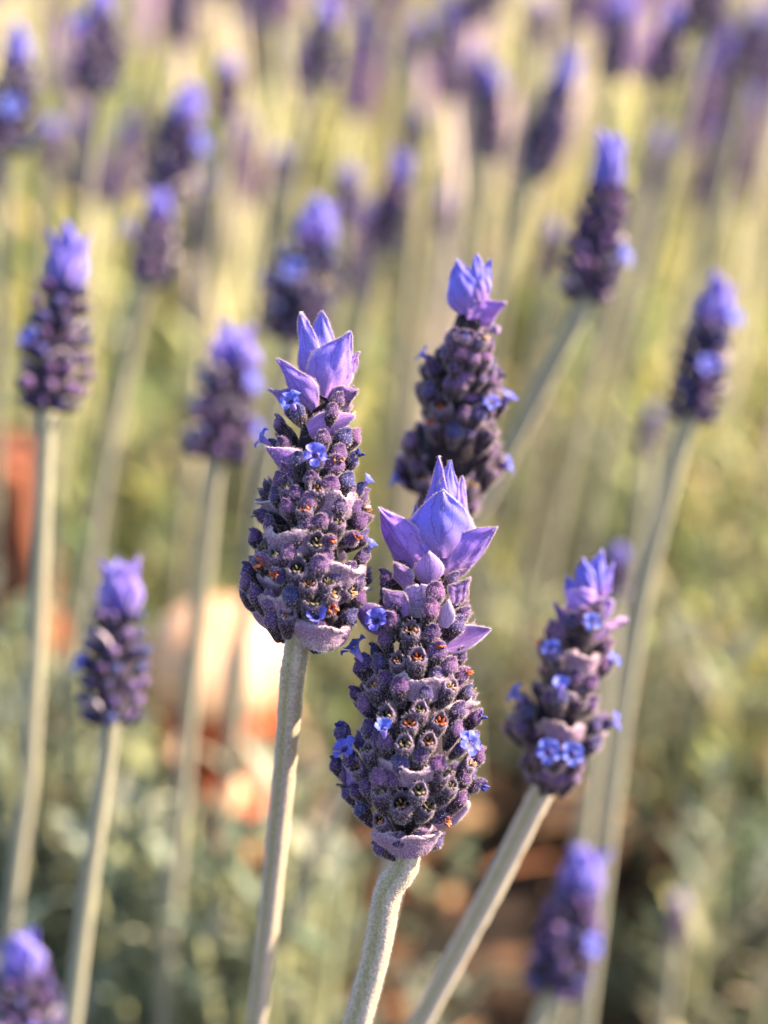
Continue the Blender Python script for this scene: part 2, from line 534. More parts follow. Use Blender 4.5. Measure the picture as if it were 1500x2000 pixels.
def tube(mb, pts, rad, seg=12, square=0.08, c_ridge=(0.50, 0.41, 0.37), c_groove=(0.32, 0.27, 0.14), hair=0, hair_len=4.5, scale=K, mi=0, twist=0.3):
    pts = [Vector(p) for p in pts]
    n = len(pts)
    rad = rad if hasattr(rad, '__len__') else [rad] * n
    ref = TC.copy()
    V = np.zeros((n, seg, 3)); C = np.zeros((n, seg, 3)); NN = np.zeros((n, seg, 3))
    for j, p in enumerate(pts):
        t = (pts[min(j + 1, n - 1)] - pts[max(j - 1, 0)]).normalized()
        y = (ref - t * ref.dot(t)).normalized(); x = y.cross(t)
        for i in range(seg):
            a = 2 * math.pi * i / seg
            q = math.cos(4 * (a + twist))
            rr = rad[j] * (1 + square * q)
            d = x * math.cos(a) + y * math.sin(a)
            V[j, i] = p + d * rr * (1 + (.03 * rng.normal() if seg > 12 else 0)); NN[j, i] = d
            k = .5 + .5 * q
            C[j, i] = np.array(c_ridge) * k + np.array(c_groove) * (1 - k)
    mb.add(V.reshape(-1, 3), grid_faces(seg, n - 1, True), C.reshape(-1, 3), mi)
    if hair:
        jf = rng.uniform(0, n - 1.01, hair); uf = rng.uniform(0, seg, hair)
        j0 = jf.astype(int); i0 = uf.astype(int) % seg; i1 = (i0 + 1) % seg
        g = (uf - uf.astype(int))[:, None]; h = (jf - j0)[:, None]
        f2 = lambda Q: (Q[j0, i0] * (1 - g) + Q[j0, i1] * g) * (1 - h) + (Q[j0 + 1, i0] * (1 - g) + Q[j0 + 1, i1] * g) * h
        add_hairs(mb, f2(V), f2(NN), hair_len * scale, .6 * scale, (0.85, 0.78, 0.74), 1, spread=.5)


def smooth_pts(P, n):
    """Catmull-Rom through P"""
    P = [Vector(p) for p in P]
    if len(P) < 3:
        return [P[0].lerp(P[-1], i / n) for i in range(n + 1)]
    Q = [P[0] * 2 - P[1]] + P + [P[-1] * 2 - P[-2]]
    out = []
    m = len(P) - 1
    for i in range(n + 1):
        t = i / n * m
        k = min(int(t), m - 1); f = t - k
        a, b, c, d = Q[k], Q[k + 1], Q[k + 2], Q[k + 3]
        out.append(0.5 * ((2 * b) + (c - a) * f + (2 * a - 5 * b + 4 * c - d) * f * f + (3 * b - a - 3 * c + d) * f ** 3))
    return out


def stem_path(top, pix, slope=0.40):
    """world points from a head's base through image points down to the soil; depth grows as it falls"""
    px, py, d = top
    W = [at(px, py, d)]
    for (x, y) in pix:
        dy = (y - py) * K / FD * d
        d = d + slope * max(dy, 0)
        px, py = x, y
        W.append(at(x, y, d))
    dirv = (W[-1] - W[-2]).normalized()
    if dirv.z > -0.6:
        dirv = (dirv + Vector((0, 0, -1.2))).normalized()
    p = W[-1]
    # bend gradually to the vertical, never below the soil
    for k in range(30):
        if p.z <= 0.0:
            break
        dirv = (dirv * .94 + Vector((0, 0.02, -1)) * .06).normalized()
        stp = min(0.03, p.z / max(-dirv.z, .2) + 1e-4)
        p = p + dirv * stp
        W.append(p.copy())
    W[-1].z = max(W[-1].z, -0.002) if W[-1].z < 0 else W[-1].z
    return W


# ------------------------------------------------------------------ the spikes
class Spike:
    def __init__(s, axis, prof, D0, D1, stem_pix, label, stem_r=28, slope=.4, group='lavender flower spikes', detail=True, hair_n=3000):
        """axis: image points base..tip; prof: (t, radius px); D0, D1 depth at base and tip"""
        s.ax = [np.array(a, float) for a in axis]
        s.prof = prof; s.D0 = D0; s.D1 = D1
        ln = [0]
        for a, b in zip(s.ax[:-1], s.ax[1:]):
            ln.append(ln[-1] + np.linalg.norm(b - a))
        s.cum = np.array(ln); s.len = ln[-1]
        s.detail = detail
        b = s.ax[0]
        dd = (s.ax[1] - b) / np.linalg.norm(s.ax[1] - b)
        s.stem = [at(b[0] + dd[0] * 60, b[1] + dd[1] * 60, D0)] + stem_path((b[0], b[1], D0), stem_pix, slope)
        s.root = thing('lavender_spike', label, 'lavender flower', s.stem[-1], group)
        s.inv = Matrix.Translation(-s.root.location)
        sr = stem_r * K * D0 / FD
        # the stalk
        mb = MB()
        pts = smooth_pts(s.stem, 150 if detail else 30)
        tube(mb, pts, [sr] * len(pts), seg=16 if detail else 10, square=.09, hair=hair_n if detail else 0)
        mb.v = [v - np.array(s.root.location) for v in mb.v]
        link('stem', mb.mesh('stem', [M_STEM, M_HAIR]), s.root)
        s.count = 0

    def pos(s, t):
        """image point, tangent, depth at axis parameter 0..1"""
        q = t * s.len
        k = int(np.clip(np.searchsorted(s.cum, q) - 1, 0, len(s.ax) - 2))
        f = (q - s.cum[k]) / (s.cum[k + 1] - s.cum[k])
        p = s.ax[k] * (1 - f) + s.ax[k + 1] * f
        tg = (s.ax[k + 1] - s.ax[k]); tg /= np.linalg.norm(tg)
        return p, tg, s.D0 * (1 - t) + s.D1 * t

    def project(s, px, py):
        best = None
        for k in range(len(s.ax) - 1):
            a, b = s.ax[k], s.ax[k + 1]
            d = b - a; L2 = d @ d
            f = ((np.array([px, py]) - a) @ d) / L2
            if k > 0: f = max(f, 0)
            if k < len(s.ax) - 2: f = min(f, 1)
            q = a + d * f
            dist = np.linalg.norm(np.array([px, py]) - q)
            if best is None or dist < best[0]:
                tg = d / math.sqrt(L2)
                right = np.array([-tg[1], tg[0]])
                lat = (np.array([px, py]) - q) @ right
                best = (dist, (s.cum[k] + f * math.sqrt(L2)) / s.len, lat, tg)
        return best[1], best[2], best[3]

    def R(s, t):
        return float(np.interp(t, *s.prof))

    def sc(s, t=0.5):
        return (s.D0 * (1 - t) + s.D1 * t) / FD

    def dirs(s, tg):
        U = RT * tg[0] - UPV * tg[1]
        Rr = RT * -tg[1] - UPV * tg[0]
        return U.normalized(), Rr.normalized()

    def part(s, name, me, origin, zdir, yhint, sc, parent=None):
        M = s.inv @ frame(origin, zdir, yhint, sc)
        if parent is None:
            return link(name, me, s.root, M)
        return link(name, me, parent, parent.matrix_basis.inverted() @ M)

    def core(s, k=0.52):
        mb = MB()
        n = 16; pts = []; rad = []
        for i in range(n + 1):
            t = .07 + i / n * .74
            p, tg, d = s.pos(t)
            pts.append(at(p[0], p[1], d)); rad.append(max(s.R(t) * k, 9) * K * d / FD * (.5, .75, .9, 1)[min(i, 3)])
        tube(mb, pts, rad, seg=20, square=0.0, c_ridge=(0.03, 0.02, 0.03), c_groove=(0.03, 0.02, 0.03), hair=900 if s.detail else 0, hair_len=6)  # near-black tint puts the shade between buds into the core
        mb.v = [v - np.array(s.root.location) for v in mb.v]
        link('flower_axis', mb.mesh('flower_axis', [M_VELVET, M_HAIR]), s.root)

    def place(s, t, phi, alpha, kind, rr=None, size=1.0, fill=None, me=None, dirv=None, lenf=.82):
        """bud whose cap sits at angle phi round the axis (0 = towards the camera, + = right)"""
        p, tg, d = s.pos(t)
        U, Rr = s.dirs(tg)
        radial = (Rr * math.sin(phi) + TC * math.cos(phi))
        rad = (rr if rr is not None else s.R(t)) * K * d / FD
        P = at(p[0], p[1], d) + radial * rad
        return s.place_at(P, U, radial, alpha, kind, d / FD * size, fill, me, dirv, lenf)

    def place_at(s, P, U, radial, alpha, kind, sc, fill=None, me=None, dirv=None, lenf=.82):
        if dirv is None:
            dirv = (U * math.cos(alpha) + radial * math.sin(alpha)).normalized()
        sc = sc * random.uniform(.95, 1.1)
        L = 60 * K * sc
        base = P - dirv * L * lenf
        s.count += 1
        if kind == 'closed':
            if me is None: me = CL[random.randrange(len(CL))]
        else:
            if me is None: me = OP[random.randrange(len(OP))]
        o = s.part('bud', me, base, dirv, U + radial * .001, sc * random.uniform(.94, 1.06))
        if fill:
            if fill == 'corolla' or fill == 'corolla_small':
                cm = random.choice(CO if fill == 'corolla' else COS)
                s.part('corolla', cm, base + dirv * L * .72, dirv, U, sc, o)
            else:
                sft = .93 if kind != 'closed' else 1.02
                s.part('withered_petals', random.choice(CR[fill]), base + dirv * L * sft * .95, dirv, U, sc * random.uniform(.95, 1.3), o)
        return o

    def bud(s, px, py, kind='closed', fill=None, alpha=None, size=1.0, rmul=1.0, df=0, dirv=None):
        """hand placed by the image point of its cap"""
        t, lat, tg = s.project(px, py)
        t_ = min(max(t, 0), 1)
        Rt = s.R(t_) * rmul
        q = max(-.985, min(.985, lat / Rt))
        phi = math.asin(q)
        _, _, d = s.pos(t_)
        f = Rt * math.cos(phi) + df
        d2 = d - f * K * d / FD
        P = at(px, py, d2)
        U, Rr = s.dirs(tg)
        radial = (Rr * math.sin(phi) + TC * math.cos(phi))
        if dirv is not None:
            dv = (RT * dirv[0] - UPV * dirv[1] + TC * dirv[2]).normalized()
        else:
            dv = None
        a = math.radians((alpha if alpha is not None else 44) - 8 + random.uniform(-9, 9)) + max(0, abs(phi) - .6) * .3
        return s.place_at(P, U, radial, a, kind, d / FD * size, fill, dirv=dv)

    def bract(s, b, t_, W, fb=None, ft=None, roll=0, seed=None, name='bract', label=None, **kw):
        """b, t_: image points of base and tip; fb/ft: px towards the camera from the axis"""
        ta, lat, tg = s.project(*b)
        ta = min(max(ta, 0), 1)
        _, _, d = s.pos(ta)
        if fb is None: fb = s.R(ta) * .6
        if ft is None: ft = s.R(ta) * .9
        B = at(b[0], b[1], d - fb * K); T = at(t_[0], t_[1], d - ft * K)
        zd = T - B
        L = zd.length / K / (d / FD)
        zn = zd.normalized()
        yh = Quaternion(zn, math.radians(roll)) @ (TC - zn * TC.dot(zn)).normalized()
        mb = bract_mb(L, W, seed=seed if seed is not None else s.count * 7 + 3, **kw)
        s.count += 1
        o = s.part(name, mb.mesh(name, [M_LIP if kw.get('th', 2.6) > 3.5 else M_BRACT, M_HAIR]), B, zd, yh, d / FD)
        if label: o['label'] = label
        return o

    def lip(s, xl, xr, y, depth_px, L=46, tilt=48, c0=C_LIP, c1=C_LIP, fmul=.86, lat_tilt=0, cup=1.05, th=6.5):
        """broad felted cup bract facing the camera: rim from xl to xr at height y"""
        cx = (xl + xr) / 2
        t, lat, tg = s.project(cx, y)
        _, _, d = s.pos(min(max(t, 0), 1))
        Rt = s.R(min(max(t, 0), 1))
        phi = math.asin(max(-.97, min(.97, lat / Rt)))
        f = Rt * math.cos(phi) * fmul
        U, Rr = s.dirs(tg)
        radial = Rr * math.sin(phi) + TC * math.cos(phi)
        a = math.radians(tilt - 26)
        zd = (U * math.cos(a) + radial * math.sin(a) + Rr * math.sin(math.radians(lat_tilt + random.uniform(-9, 9)))).normalized()
        yh = (radial * math.cos(a) - U * math.sin(a))
        B = at(cx, y + depth_px, d - f * K * d / FD)
        mb = bract_mb(L * random.uniform(.78, .98), (xr - xl) * random.uniform(.86, 1.0), cup=cup * .85, prof=LP, smile=random.uniform(.0, .2), th=th * random.uniform(.6, .95), c0=c0, c1=c1, edge=(.56, .43, .47), edge_w=.14, ruff=random.uniform(4, 9), hair=2200, rough=1.1, nu=20, nv=10,
                      seed=s.count * 5 + 1, tip_flare=.05)
        s.count += 1
        return s.part('bract', mb.mesh('bract', [M_LIP, M_HAIR]), B, zd, yh, d / FD)

    def auto(s, t0, t1, node, phis_ok, seed, open_p=.35, bud_size=1.0, bracts=True, c0=C_MIDB, c1=C_LIP, jit=.08):
        r = random.Random(seed)
        k = 0
        q = t0 * s.len
        while q < t1 * s.len:
            t = q / s.len
            base_phi = (0 if k % 2 == 0 else math.pi / 2) + r.uniform(-.2, .2)
            for side in (0, math.pi):
                ph0 = base_phi + side
                for row, (n, dq, sp) in enumerate(((4, 0, 1.25), (3, node * .5, .95))):
                    for i in range(n):
                        ph = ph0 + (i - (n - 1) / 2) * sp / max(n - 1, 1) + r.uniform(-jit, jit)
                        pw = (ph + math.pi) % (2 * math.pi) - math.pi
                        if not phis_ok(pw, t): continue
                        tt = (q + dq + r.uniform(-6, 6)) / s.len
                        if tt > t1 + .05: continue
                        kind = 'open' if r.random() < open_p else 'closed'
                        fill = r.choice(['brown', 'olive', 'rust', 'brown', 'tan']) if kind == 'open' else (('rust' if r.random() < .06 else None))
                        s.place(tt, ph, math.radians(r.uniform(32, 54)), kind, rr=s.R(min(tt, 1)) * r.uniform(.88, 1.02), size=bud_size, fill=fill)
                if bracts:
                    pw = (ph0 + math.pi) % (2 * math.pi) - math.pi
                    if phis_ok(pw, t):
                        s.auto_bract((q - node * .35) / s.len, ph0, r, c0, c1)
            q += node
            k += 1

    def auto_bract(s, t, ph, r, c0, c1, W=None, tilt=50, L=None):
        t = max(t, 0.0)
        p, tg, d = s.pos(t)
        U, Rr = s.dirs(tg)
        radial = Rr * math.sin(ph) + TC * math.cos(ph)
        Rt = s.R(min(t + .06, 1))
        a = math.radians(tilt)
        zd = U * math.cos(a) + radial * math.sin(a)
        yh = radial * math.cos(a) - U * math.sin(a)
        P = at(p[0], p[1], d) + radial * (Rt * .42 * K * d / FD)
        mb = bract_mb(L or max(Rt * .78, 34), W or max(Rt * 1.15, 55), cup=.95, prof=OV, th=4.5, c0=c0, c1=c1, ruff=4, rough=.7, hair=800 if s.detail else 0,
                      seed=r.randrange(999), tip_flare=.08)
        s.count += 1
        return s.part('bract', mb.mesh('bract', [M_LIP, M_HAIR]), P, zd, yh, d / FD)


def deg(a): return math.radians(a)


BACK = lambda lim: (lambda ph, t: abs(ph) > math.radians(lim))

# ---- spike A: front and centre -------------------------------------------------
A = Spike([(790, 1690), (797, 1560), (812, 1400), (826, 1250), (842, 1120), (862, 960)],
          ([0, .03, .1, .2, .32, .45, .56, .66, .76, .86, 1], [54, 60, 80, 122, 130, 112, 100, 92, 72, 42, 12]),
          0.1385, 0.1395, [(757, 1745), (738, 1850), (697, 2000), (640, 2160)],
          'sharpest purple lavender spike in the centre foreground with spread violet top bracts', stem_r=27, hair_n=14000)
A.core(.47)
A.auto(.09, .80, 80, BACK(82), 3)
for q in [(781, 1109), (753, 1127), (745, 1153), (893, 1130), (906, 1159), (906, 1198), (896, 1218), (771, 1177, 'closed', None, 35),
          (857, 1316), (750, 1322), (710, 1381), (719, 1420), (898, 1384), (896, 1426), (781, 1488), (823, 1478), (857, 1491),
          (740, 1522), (654, 1490), (668, 1512), (779, 1639, 'closed', None, 70, 1.12), (823, 1639, 'closed', None, 70, 1.12),
          (737, 1654, 'closed', None, 60), (857, 1640, 'closed', None, 60), (750, 1247), (735, 1290), (905, 1280), (925, 1440),
          (935, 1476), (690, 1540), (700, 1575), (780, 1340, 'closed', None, 40), (834, 1352, 'closed', None, 40), (845, 1238),
          (840, 1196), (765, 1215), (920, 1350), (690, 1350), (700, 1300), (912, 1520), (900, 1560), (850, 1160), (880, 1300), (724, 1268)]:
    A.bud(*q)
for q in [(732, 1342, 'open', 'brown'), (880, 1345, 'open', 'tan'), (755, 1402, 'open', 'olive'), (820, 1390, 'open', 'olive'),
          (799, 1416, 'open', 'rust', 60), (859, 1413, 'open', 'rust', 60), (719, 1467, 'open', 'olive'), (742, 1550, 'open', 'olive'),
          (818, 1546, 'open', 'olive', 60), (784, 1574, 'open', 'brown', 62, 1.15), (836, 1578, 'open', 'olive', 62, 1.1),
          (742, 1606, 'open', 'brown', 62), (880, 1540, 'open', 'olive'), (802, 1236, 'open', 'brown', 48, 1.1), (776, 1292, 'open', 'brown', 48),
          (815, 1288, 'open', 'rust', 48, 1.1), (919, 1496, 'open', 'tan'), (865, 1512, 'open', 'olive'), (790, 1455, 'open', 'olive', 60),
          (836, 1450, 'open', 'brown', 60)]:
    A.bud(*q)
for q in [(700, 1500, 'open', 'brown'), (715, 1535), (722, 1500), (700, 1440), (735, 1440), (765, 1520), (676, 1540, 'closed', 'olive')]:
    A.bud(*q, **({} if len(q) > 2 else dict(rmul=.92)))
A.bud(856, 1268, 'closed', 'rust', 48, 1.12)
A.bud(905, 1318, 'closed', 'rust', dirv=(.75, -.5, .4), size=1.05)
A.bud(866, 1602, 'closed', 'rust', dirv=(.7, .05, .6), size=1.1)
A.bud(935, 1403, 'closed', 'blue', dirv=(.7, -.55, .3))
A.bud(935, 1537, 'closed', 'blue', dirv=(1, -.12, .25), size=1.15)
A.bud(665, 1425, 'closed', 'blue', dirv=(-.3, -.9, .3))
A.bud(752, 1446, 'closed', 'corolla_small', dirv=(-.1, -.85, .5))
A.bud(684, 1482, 'closed', 'corolla', dirv=(-.4, -.75, .5), df=14, size=1.0)
A.bud(905, 1462, 'closed', 'corolla', dirv=(.45, -.45, .75), df=8, size=.92)
A.bud(742, 1222, 'closed', 'corolla', dirv=(-.3, -.5, .9), df=12, size=.95)
A.bud(708, 1290, 'closed', 'corolla', dirv=(-.55, -.8, .2), df=10, size=1.1)
A.lip(758, 874, 1326, 46, L=58, tilt=44)
A.lip(728, 880, 1512, 26, L=50, tilt=58, cup=1.1)
A.lip(718, 868, 1645, 30, L=52, tilt=52, fmul=.86)
A.bract((828, 1205), (820, 1142), 88, 44, 60, c0=(0.5, .36, .5), c1=(0.42, .25, .55), cup=.7, prof=BL, th=4, hair=400)
A.bract((748, 1236), (686, 1174), 62, 40, 46, roll=-25, keel=.35, cup=.5, c1=C_MIDB, hair=300)
A.bract((872, 1268), (959, 1230), 58, 45, 40, roll=150, keel=.5, cup=.5, c0=(0.4, .22, .6), c1=C_MIDB, hair=300)
A.bract((705, 1585), (650, 1478), 62, 30, 20, roll=-50, c0=(.45, .3, .42), c1=C_MIDB, th=4, hair=300)
A.bract((848, 1612), (916, 1566), 60, 40, 50, roll=20, c0=C_LIP, c1=C_LIP, th=5, prof=BL, hair=300)
A.bract((882, 1430), (920, 1362), 62, 20, 20, roll=45, c0=C_LIP, c1=C_LIP, th=4, prof=BL, hair=300)
A.bract((868, 1226), (876, 1172), 34, 75, 88, roll=-10, c0=(.45, .3, .55), c1=(.5, .36, .62), th=3, hair=200)
A.bract((840, 1140), (838, 1078), 58, 44, 62, cup=1.0, c0=(.25, .15, .35), c1=(.42, .28, .72), th=3, prof=OV, hair=250)
# the violet crown
TV = dict(c0=(.34, .18, .50), c1=C_TOP, edge=(.74, .68, .90), edge_w=.10, hair=2400, th=2.2, hair_len=3.6, ruff=3.5, rough=.3, crinkle=2.2, nu=20, nv=24)  # pale edge: felted margin, with rim light put into its colour
A.bract((862, 1090), (864, 956), 138, 30, 42, cup=.75, keel=.12, bend=.10, seed=5, **TV)
A.bract((830, 1085), (858, 892), 66, 0, 2, roll=-35, cup=.8, keel=.2, seed=6, **TV)
A.bract((885, 1085), (880, 900), 76, -4, 0, roll=30, cup=.8, keel=.2, seed=7, **TV)
A.bract((905, 1080), (902, 930), 60, -16, -20, roll=40, cup=.6, seed=8, **TV)
A.bract((858, 1060), (866, 925), 46, 8, 4, cup=.6, seed=9, **TV)
A.bract((808, 1078), (812, 985), 46, -10, -12, roll=-40, cup=.6, seed=19, **TV)
A.bract((822, 1122), (738, 994), 84, 26, 34, roll=-22, cup=.5, keel=.35, bend=-.06, seed=10, **{**TV, 'c1': C_TOP2})
A.bract((868, 1125), (974, 1032), 84, 26, 34, roll=24, cup=.45, keel=.55, bend=-.05, seed=11, **{**TV, 'c1': C_TOP2})
A.bract((800, 1150), (768, 1098), 40, 40, 44, roll=-30, cup=.7, seed=12, **{**TV, 'c1': C_MIDB})

A.bract((828, 1110), (806, 1040), 44, 24, 28, roll=-14, cup=.7, keel=.2, seed=51, **{**TV, 'c1': C_TOP2})
A.bract((896, 1112), (925, 1050), 40, 14, 14, roll=24, cup=.7, keel=.2, seed=52, **{**TV, 'c1': C_TOP2})
A.bract((886, 1180), (918, 1128), 44, 55, 50, roll=30, cup=.8, seed=53, **{**TV, 'c1': C_MIDB})
A.bract((790, 1205), (748, 1150), 50, 60, 58, roll=-30, cup=.8, seed=54, **{**TV, 'c1': C_MIDB})
# ---- spike B: left of the centre ----------------------------------------------
B = Spike([(577, 1282), (590, 1200), (605, 1080), (612, 950), (622, 830), (634, 640)],
          ([0, .04, .1, .2, .3, .42, .52, .62, .72, .82, 1], [50, 78, 108, 122, 120, 110, 100, 84, 68, 46, 12]),
          0.139, 0.139, [(570, 1330), (556, 1500), (530, 1750), (502, 2000), (480, 2160)],
          'tall sharp lavender spike left of centre standing just behind the centre one', stem_r=23, slope=.75, hair_n=9000)
B.core(.47)
B.auto(.07, .78, 78, BACK(82), 5)
for q in [(541, 829), (552, 867), (676, 852), (664, 775), (684, 772), (582, 892), (682, 936), (646, 947), (608, 930), (532, 965), (560, 990),
          (603, 978), (494, 1046), (576, 1044, 'closed', None, 45), (705, 1017), (700, 990), (716, 1044), (483, 1112), (481, 1139), (497, 1158), (523, 1178),
          (566, 1162, 'closed', None, 60, 1.15), (648, 1248, 'closed', None, 60, 1.1), (673, 1235), (624, 1105, 'closed', None, 55, 1.1), (661, 1119), (687, 1108), (712, 1088), (689, 1203),
          (545, 935), (690, 962), (520, 1020), (600, 1020, 'closed', None, 40), (650, 800), (700, 1135), (500, 1085), (555, 925), (665, 985), (628, 1015),
          (640, 1085), (575, 960), (530, 1210), (665, 880), (632, 850, 'closed', None, 35), (560, 1085), (705, 1165)]:
    B.bud(*q)
for q in [(558, 953, 'open', 'olive'), (594, 997, 'open', 'rust', 50), (661, 1024, 'open', 'olive'), (619, 1063, 'open', 'olive', 62, 1.1), (537, 1087, 'open', 'olive'),
          (580, 1117, 'open', 'olive', 62, 1.2), (611, 1178, 'open', 'olive', 60, 1.1), (515, 1074, 'open', 'olive'), (602, 1145, 'open', 'brown'), (640, 1140, 'open', 'olive'),
          (560, 1205, 'open', 'brown'), (620, 960, 'open', 'brown')]:
    B.bud(*q)
B.bud(655, 906, 'closed', 'brown', 48, 1.1)
B.bud(508, 1006, 'closed', 'olive', dirv=(-.9, -.25, .3))
B.bud(706, 1000, 'closed', 'brown', dirv=(.8, -.5, .3))
B.bud(644, 1056, 'closed', 'rust', dirv=(.5, -.3, .8), size=1.15)
B.bud(690, 1050, 'closed', 'rust', dirv=(.6, -.2, .7), size=1.15)
B.bud(540, 1126, 'closed', 'rust', dirv=(-.35, -.3, .9), size=1.2)
B.bud(517, 1099, 'closed', 'rust', dirv=(-.8, -.1, .5), size=1.1)
B.bud(645, 1190, 'closed', 'rust', dirv=(.35, -.15, .9), size=1.15)
B.bud(648, 1162, 'open', 'tan', dirv=(.8, -.2, .5))
B.bud(683, 1158, 'open', 'tan', dirv=(.9, -.2, .4))
B.bud(619, 1222, 'closed', 'corolla_small', dirv=(.0, -.6, .8), size=1.3, df=-14)
B.bud(697, 893, 'closed', 'blue', dirv=(.6, -.7, .3), size=1.1)
B.bud(706, 955, 'closed', 'corolla_small', dirv=(.6, -.75, .2), size=.8)
B.bud(715, 1082, 'closed', 'corolla_small', dirv=(.5, -.8, .2), size=.8)
B.bud(577, 800, 'closed', 'corolla', dirv=(-.35, -.6, .75), df=16, size=.95)
B.bud(529, 868, 'closed', 'corolla', dirv=(-.85, -.5, .2), size=.85)
B.bud(617, 900, 'closed', 'corolla', dirv=(0, -.4, .95), df=10, size=.95)
B.lip(600, 690, 975, 44, L=60, tilt=40, lat_tilt=12)
B.lip(512, 612, 1058, 38, L=58, tilt=46, lat_tilt=-14)
B.lip(604, 716, 1118, 36, L=58, tilt=46, lat_tilt=14)
B.lip(486, 590, 1172, 36, L=56, tilt=46, lat_tilt=-10)
B.lip(556, 694, 1228, 44, L=62, tilt=50, fmul=.88, cup=1.2, c0=(.40, .30, .36))
B.bract((556, 1245), (492, 1196), 62, 15, 20, roll=-50, c0=(.35, .25, .35), c1=(.3, .2, .34), th=4, hair=300, prof=BL)
B.bract((600, 938), (516, 872), 62, 60, 60, roll=-30, keel=.25, cup=.8, c0=C_LIP, c1=C_MIDB, hair=400, th=4)
B.bract((602, 842), (694, 812), 54, 50, 44, roll=10, keel=.1, cup=.7, c0=(.42, .2, .56), c1=(.48, .24, .60), hair=400, th=3)
B.bract((612, 800), (541, 700), 54, 34, 34, roll=-30, keel=.3, cup=.6, seed=15, **{**TV, 'c1': C_TOP2})
B.bract((585, 800), (524, 760), 40, 10, 6, roll=-40, keel=.3, cup=.6, seed=16, **{**TV, 'c1': C_TOP2})
B.bract((608, 750), (587, 610), 54, 12, 14, roll=-25, keel=.3, cup=.5, seed=17, **TV)
B.bract((625, 755), (630, 607), 80, 4, 2, roll=8, keel=.15, cup=.6, seed=18, **TV)
B.bract((632, 775), (687, 647), 98, 28, 34, roll=22, keel=.35, cup=.5, bend=-.05, seed=20, **TV)
B.bract((664, 770), (701, 688), 46, -6, -6, roll=50, keel=.2, cup=.6, seed=21, **{**TV, 'c1': (.42, .2, .66)})
B.bract((645, 790), (700, 762), 46, 20, 26, roll=20, cup=.8, seed=22, **{**TV, 'c1': C_MIDB})

# ---- spike C: behind, upper right of the centre ---------------------------------
Cc = Spike([(874, 1010), (880, 900), (893, 780), (908, 690), (922, 600), (936, 520)],
           ([0, .05, .15, .3, .45, .6, .75, .88, 1], [60, 88, 100, 98, 84, 70, 56, 34, 12]),
           0.165, 0.1475, [(868, 1060), (850, 1250), (800, 1500), (757, 1750), (697, 2000), (650, 2180)],
           'slightly blurred lavender spike rising behind the centre spike, upper right of it', stem_r=24, hair_n=600)
Cc.core(.56)
Cc.auto(.05, .70, 72, lambda p, t: True, 8, open_p=.3, bud_size=1.0)
for q in [(957, 800, (.1, -.6, .8)), (985, 790, (.5, -.8, .3)), (975, 915, (.9, -.3, .2)), (790, 945, (-.8, -.4, .2)), (838, 705, (-.7, -.7, .2))]:
    Cc.bud(q[0], q[1], 'closed', 'corolla', dirv=q[2], df=2, size=.72)
for q in [(900, 690), (925, 700), (950, 700), (890, 715), (962, 672), (905, 655), (884, 668), (940, 665), (915, 735), (945, 735), (878, 745), (965, 715)]:
    Cc.bud(*q, size=.9)
Cc.bud(898, 750, 'closed', 'blue', dirv=(0, -.5, .8), size=.9)
Cc.bud(970, 735, 'closed', 'blue', dirv=(.8, -.5, .3), size=.9)
TV2 = {**TV, 'hair': 200}
Cc.bract((912, 612), (893, 506), 72, 18, 26, roll=-12, keel=.15, cup=.6, seed=31, **TV2)
Cc.bract((935, 590), (931, 496), 52, 2, 0, roll=8, cup=.6, seed=32, **TV2)
Cc.bract((945, 590), (958, 506), 40, -6, -8, roll=40, cup=.7, keel=.2, seed=33, **TV2)
Cc.bract((915, 628), (988, 590), 56, 30, 34, roll=14, keel=.3, cup=.6, seed=34, **{**TV2, 'c1': (.44, .22, .72)})
Cc.bract((925, 668), (868, 660), 50, 40, 46, roll=0, cup=.8, seed=35, **{**TV2, 'c1': C_MIDB})
Cc.bract((905, 770), (980, 745), 54, 50, 54, roll=10, cup=.8, seed=36, **{**TV2, 'c1': C_MIDB})
Cc.bract((890, 820), (830, 780), 54, 60, 60, roll=-10, cup=.8, seed=37, **{**TV2, 'c1': C_LIP})
Cc.bract((960, 650), (968, 635), 44, 10, 20, roll=30, cup=.8, seed=38, **{**TV2, 'c1': (.5, .36, .6)})

# ---- spike D: right of the centre, soft ------------------------------------------
Dd = Spike([(1066, 1530), (1085, 1430), (1110, 1320), (1134, 1220), (1160, 1110)],
           ([0, .05, .15, .3, .45, .6, .75, .88, 1], [50, 68, 92, 92, 78, 66, 54, 36, 10]),
           0.163, 0.159, [(1046, 1570), (960, 1740), (820, 2000), (760, 2110)],
           'soft-focus lavender spike at right leaning right, two blue florets near its base', stem_r=23, slope=.45, hair_n=800)
Dd.core(.54)
Dd.auto(.06, .80, 76, lambda p, t: True, 12, open_p=.15, bud_size=1.0)
for q in [(1153, 1222, (0, -.4, .9)), (1080, 1280, (-.3, -.7, .5)), (1188, 1300, (.5, -.7, .4)), (1185, 1415, (.8, -.3, .3)),
          (1069, 1470, (-.05, -.2, 1)), (1112, 1472, (.1, -.1, 1)), (1020, 1366, (-.7, -.6, .3))]:
    Dd.bud(q[0], q[1], 'closed', 'corolla', dirv=q[2], df=4, size=(.92 if q[1] > 1450 else .74))
Dd.bud(1093, 1362, 'closed', 'corolla_small', dirv=(0, -.8, .5), df=8)
Dd.lip(1046, 1130, 1425, 30, L=48, tilt=48)
Dd.lip(1095, 1165, 1290, 34, L=50, tilt=44, c0=(.5, .36, .5))
Dd.lip(1040, 1118, 1510, 26, L=46, tilt=50)
Dd.bract((1150, 1180), (1176, 1073), 66, 8, 10, roll=10, keel=.1, cup=.6, seed=41, **TV2)
Dd.bract((1145, 1170), (1139, 1089), 40, 16, 20, roll=-10, keel=.1, cup=.6, seed=42, **TV2)
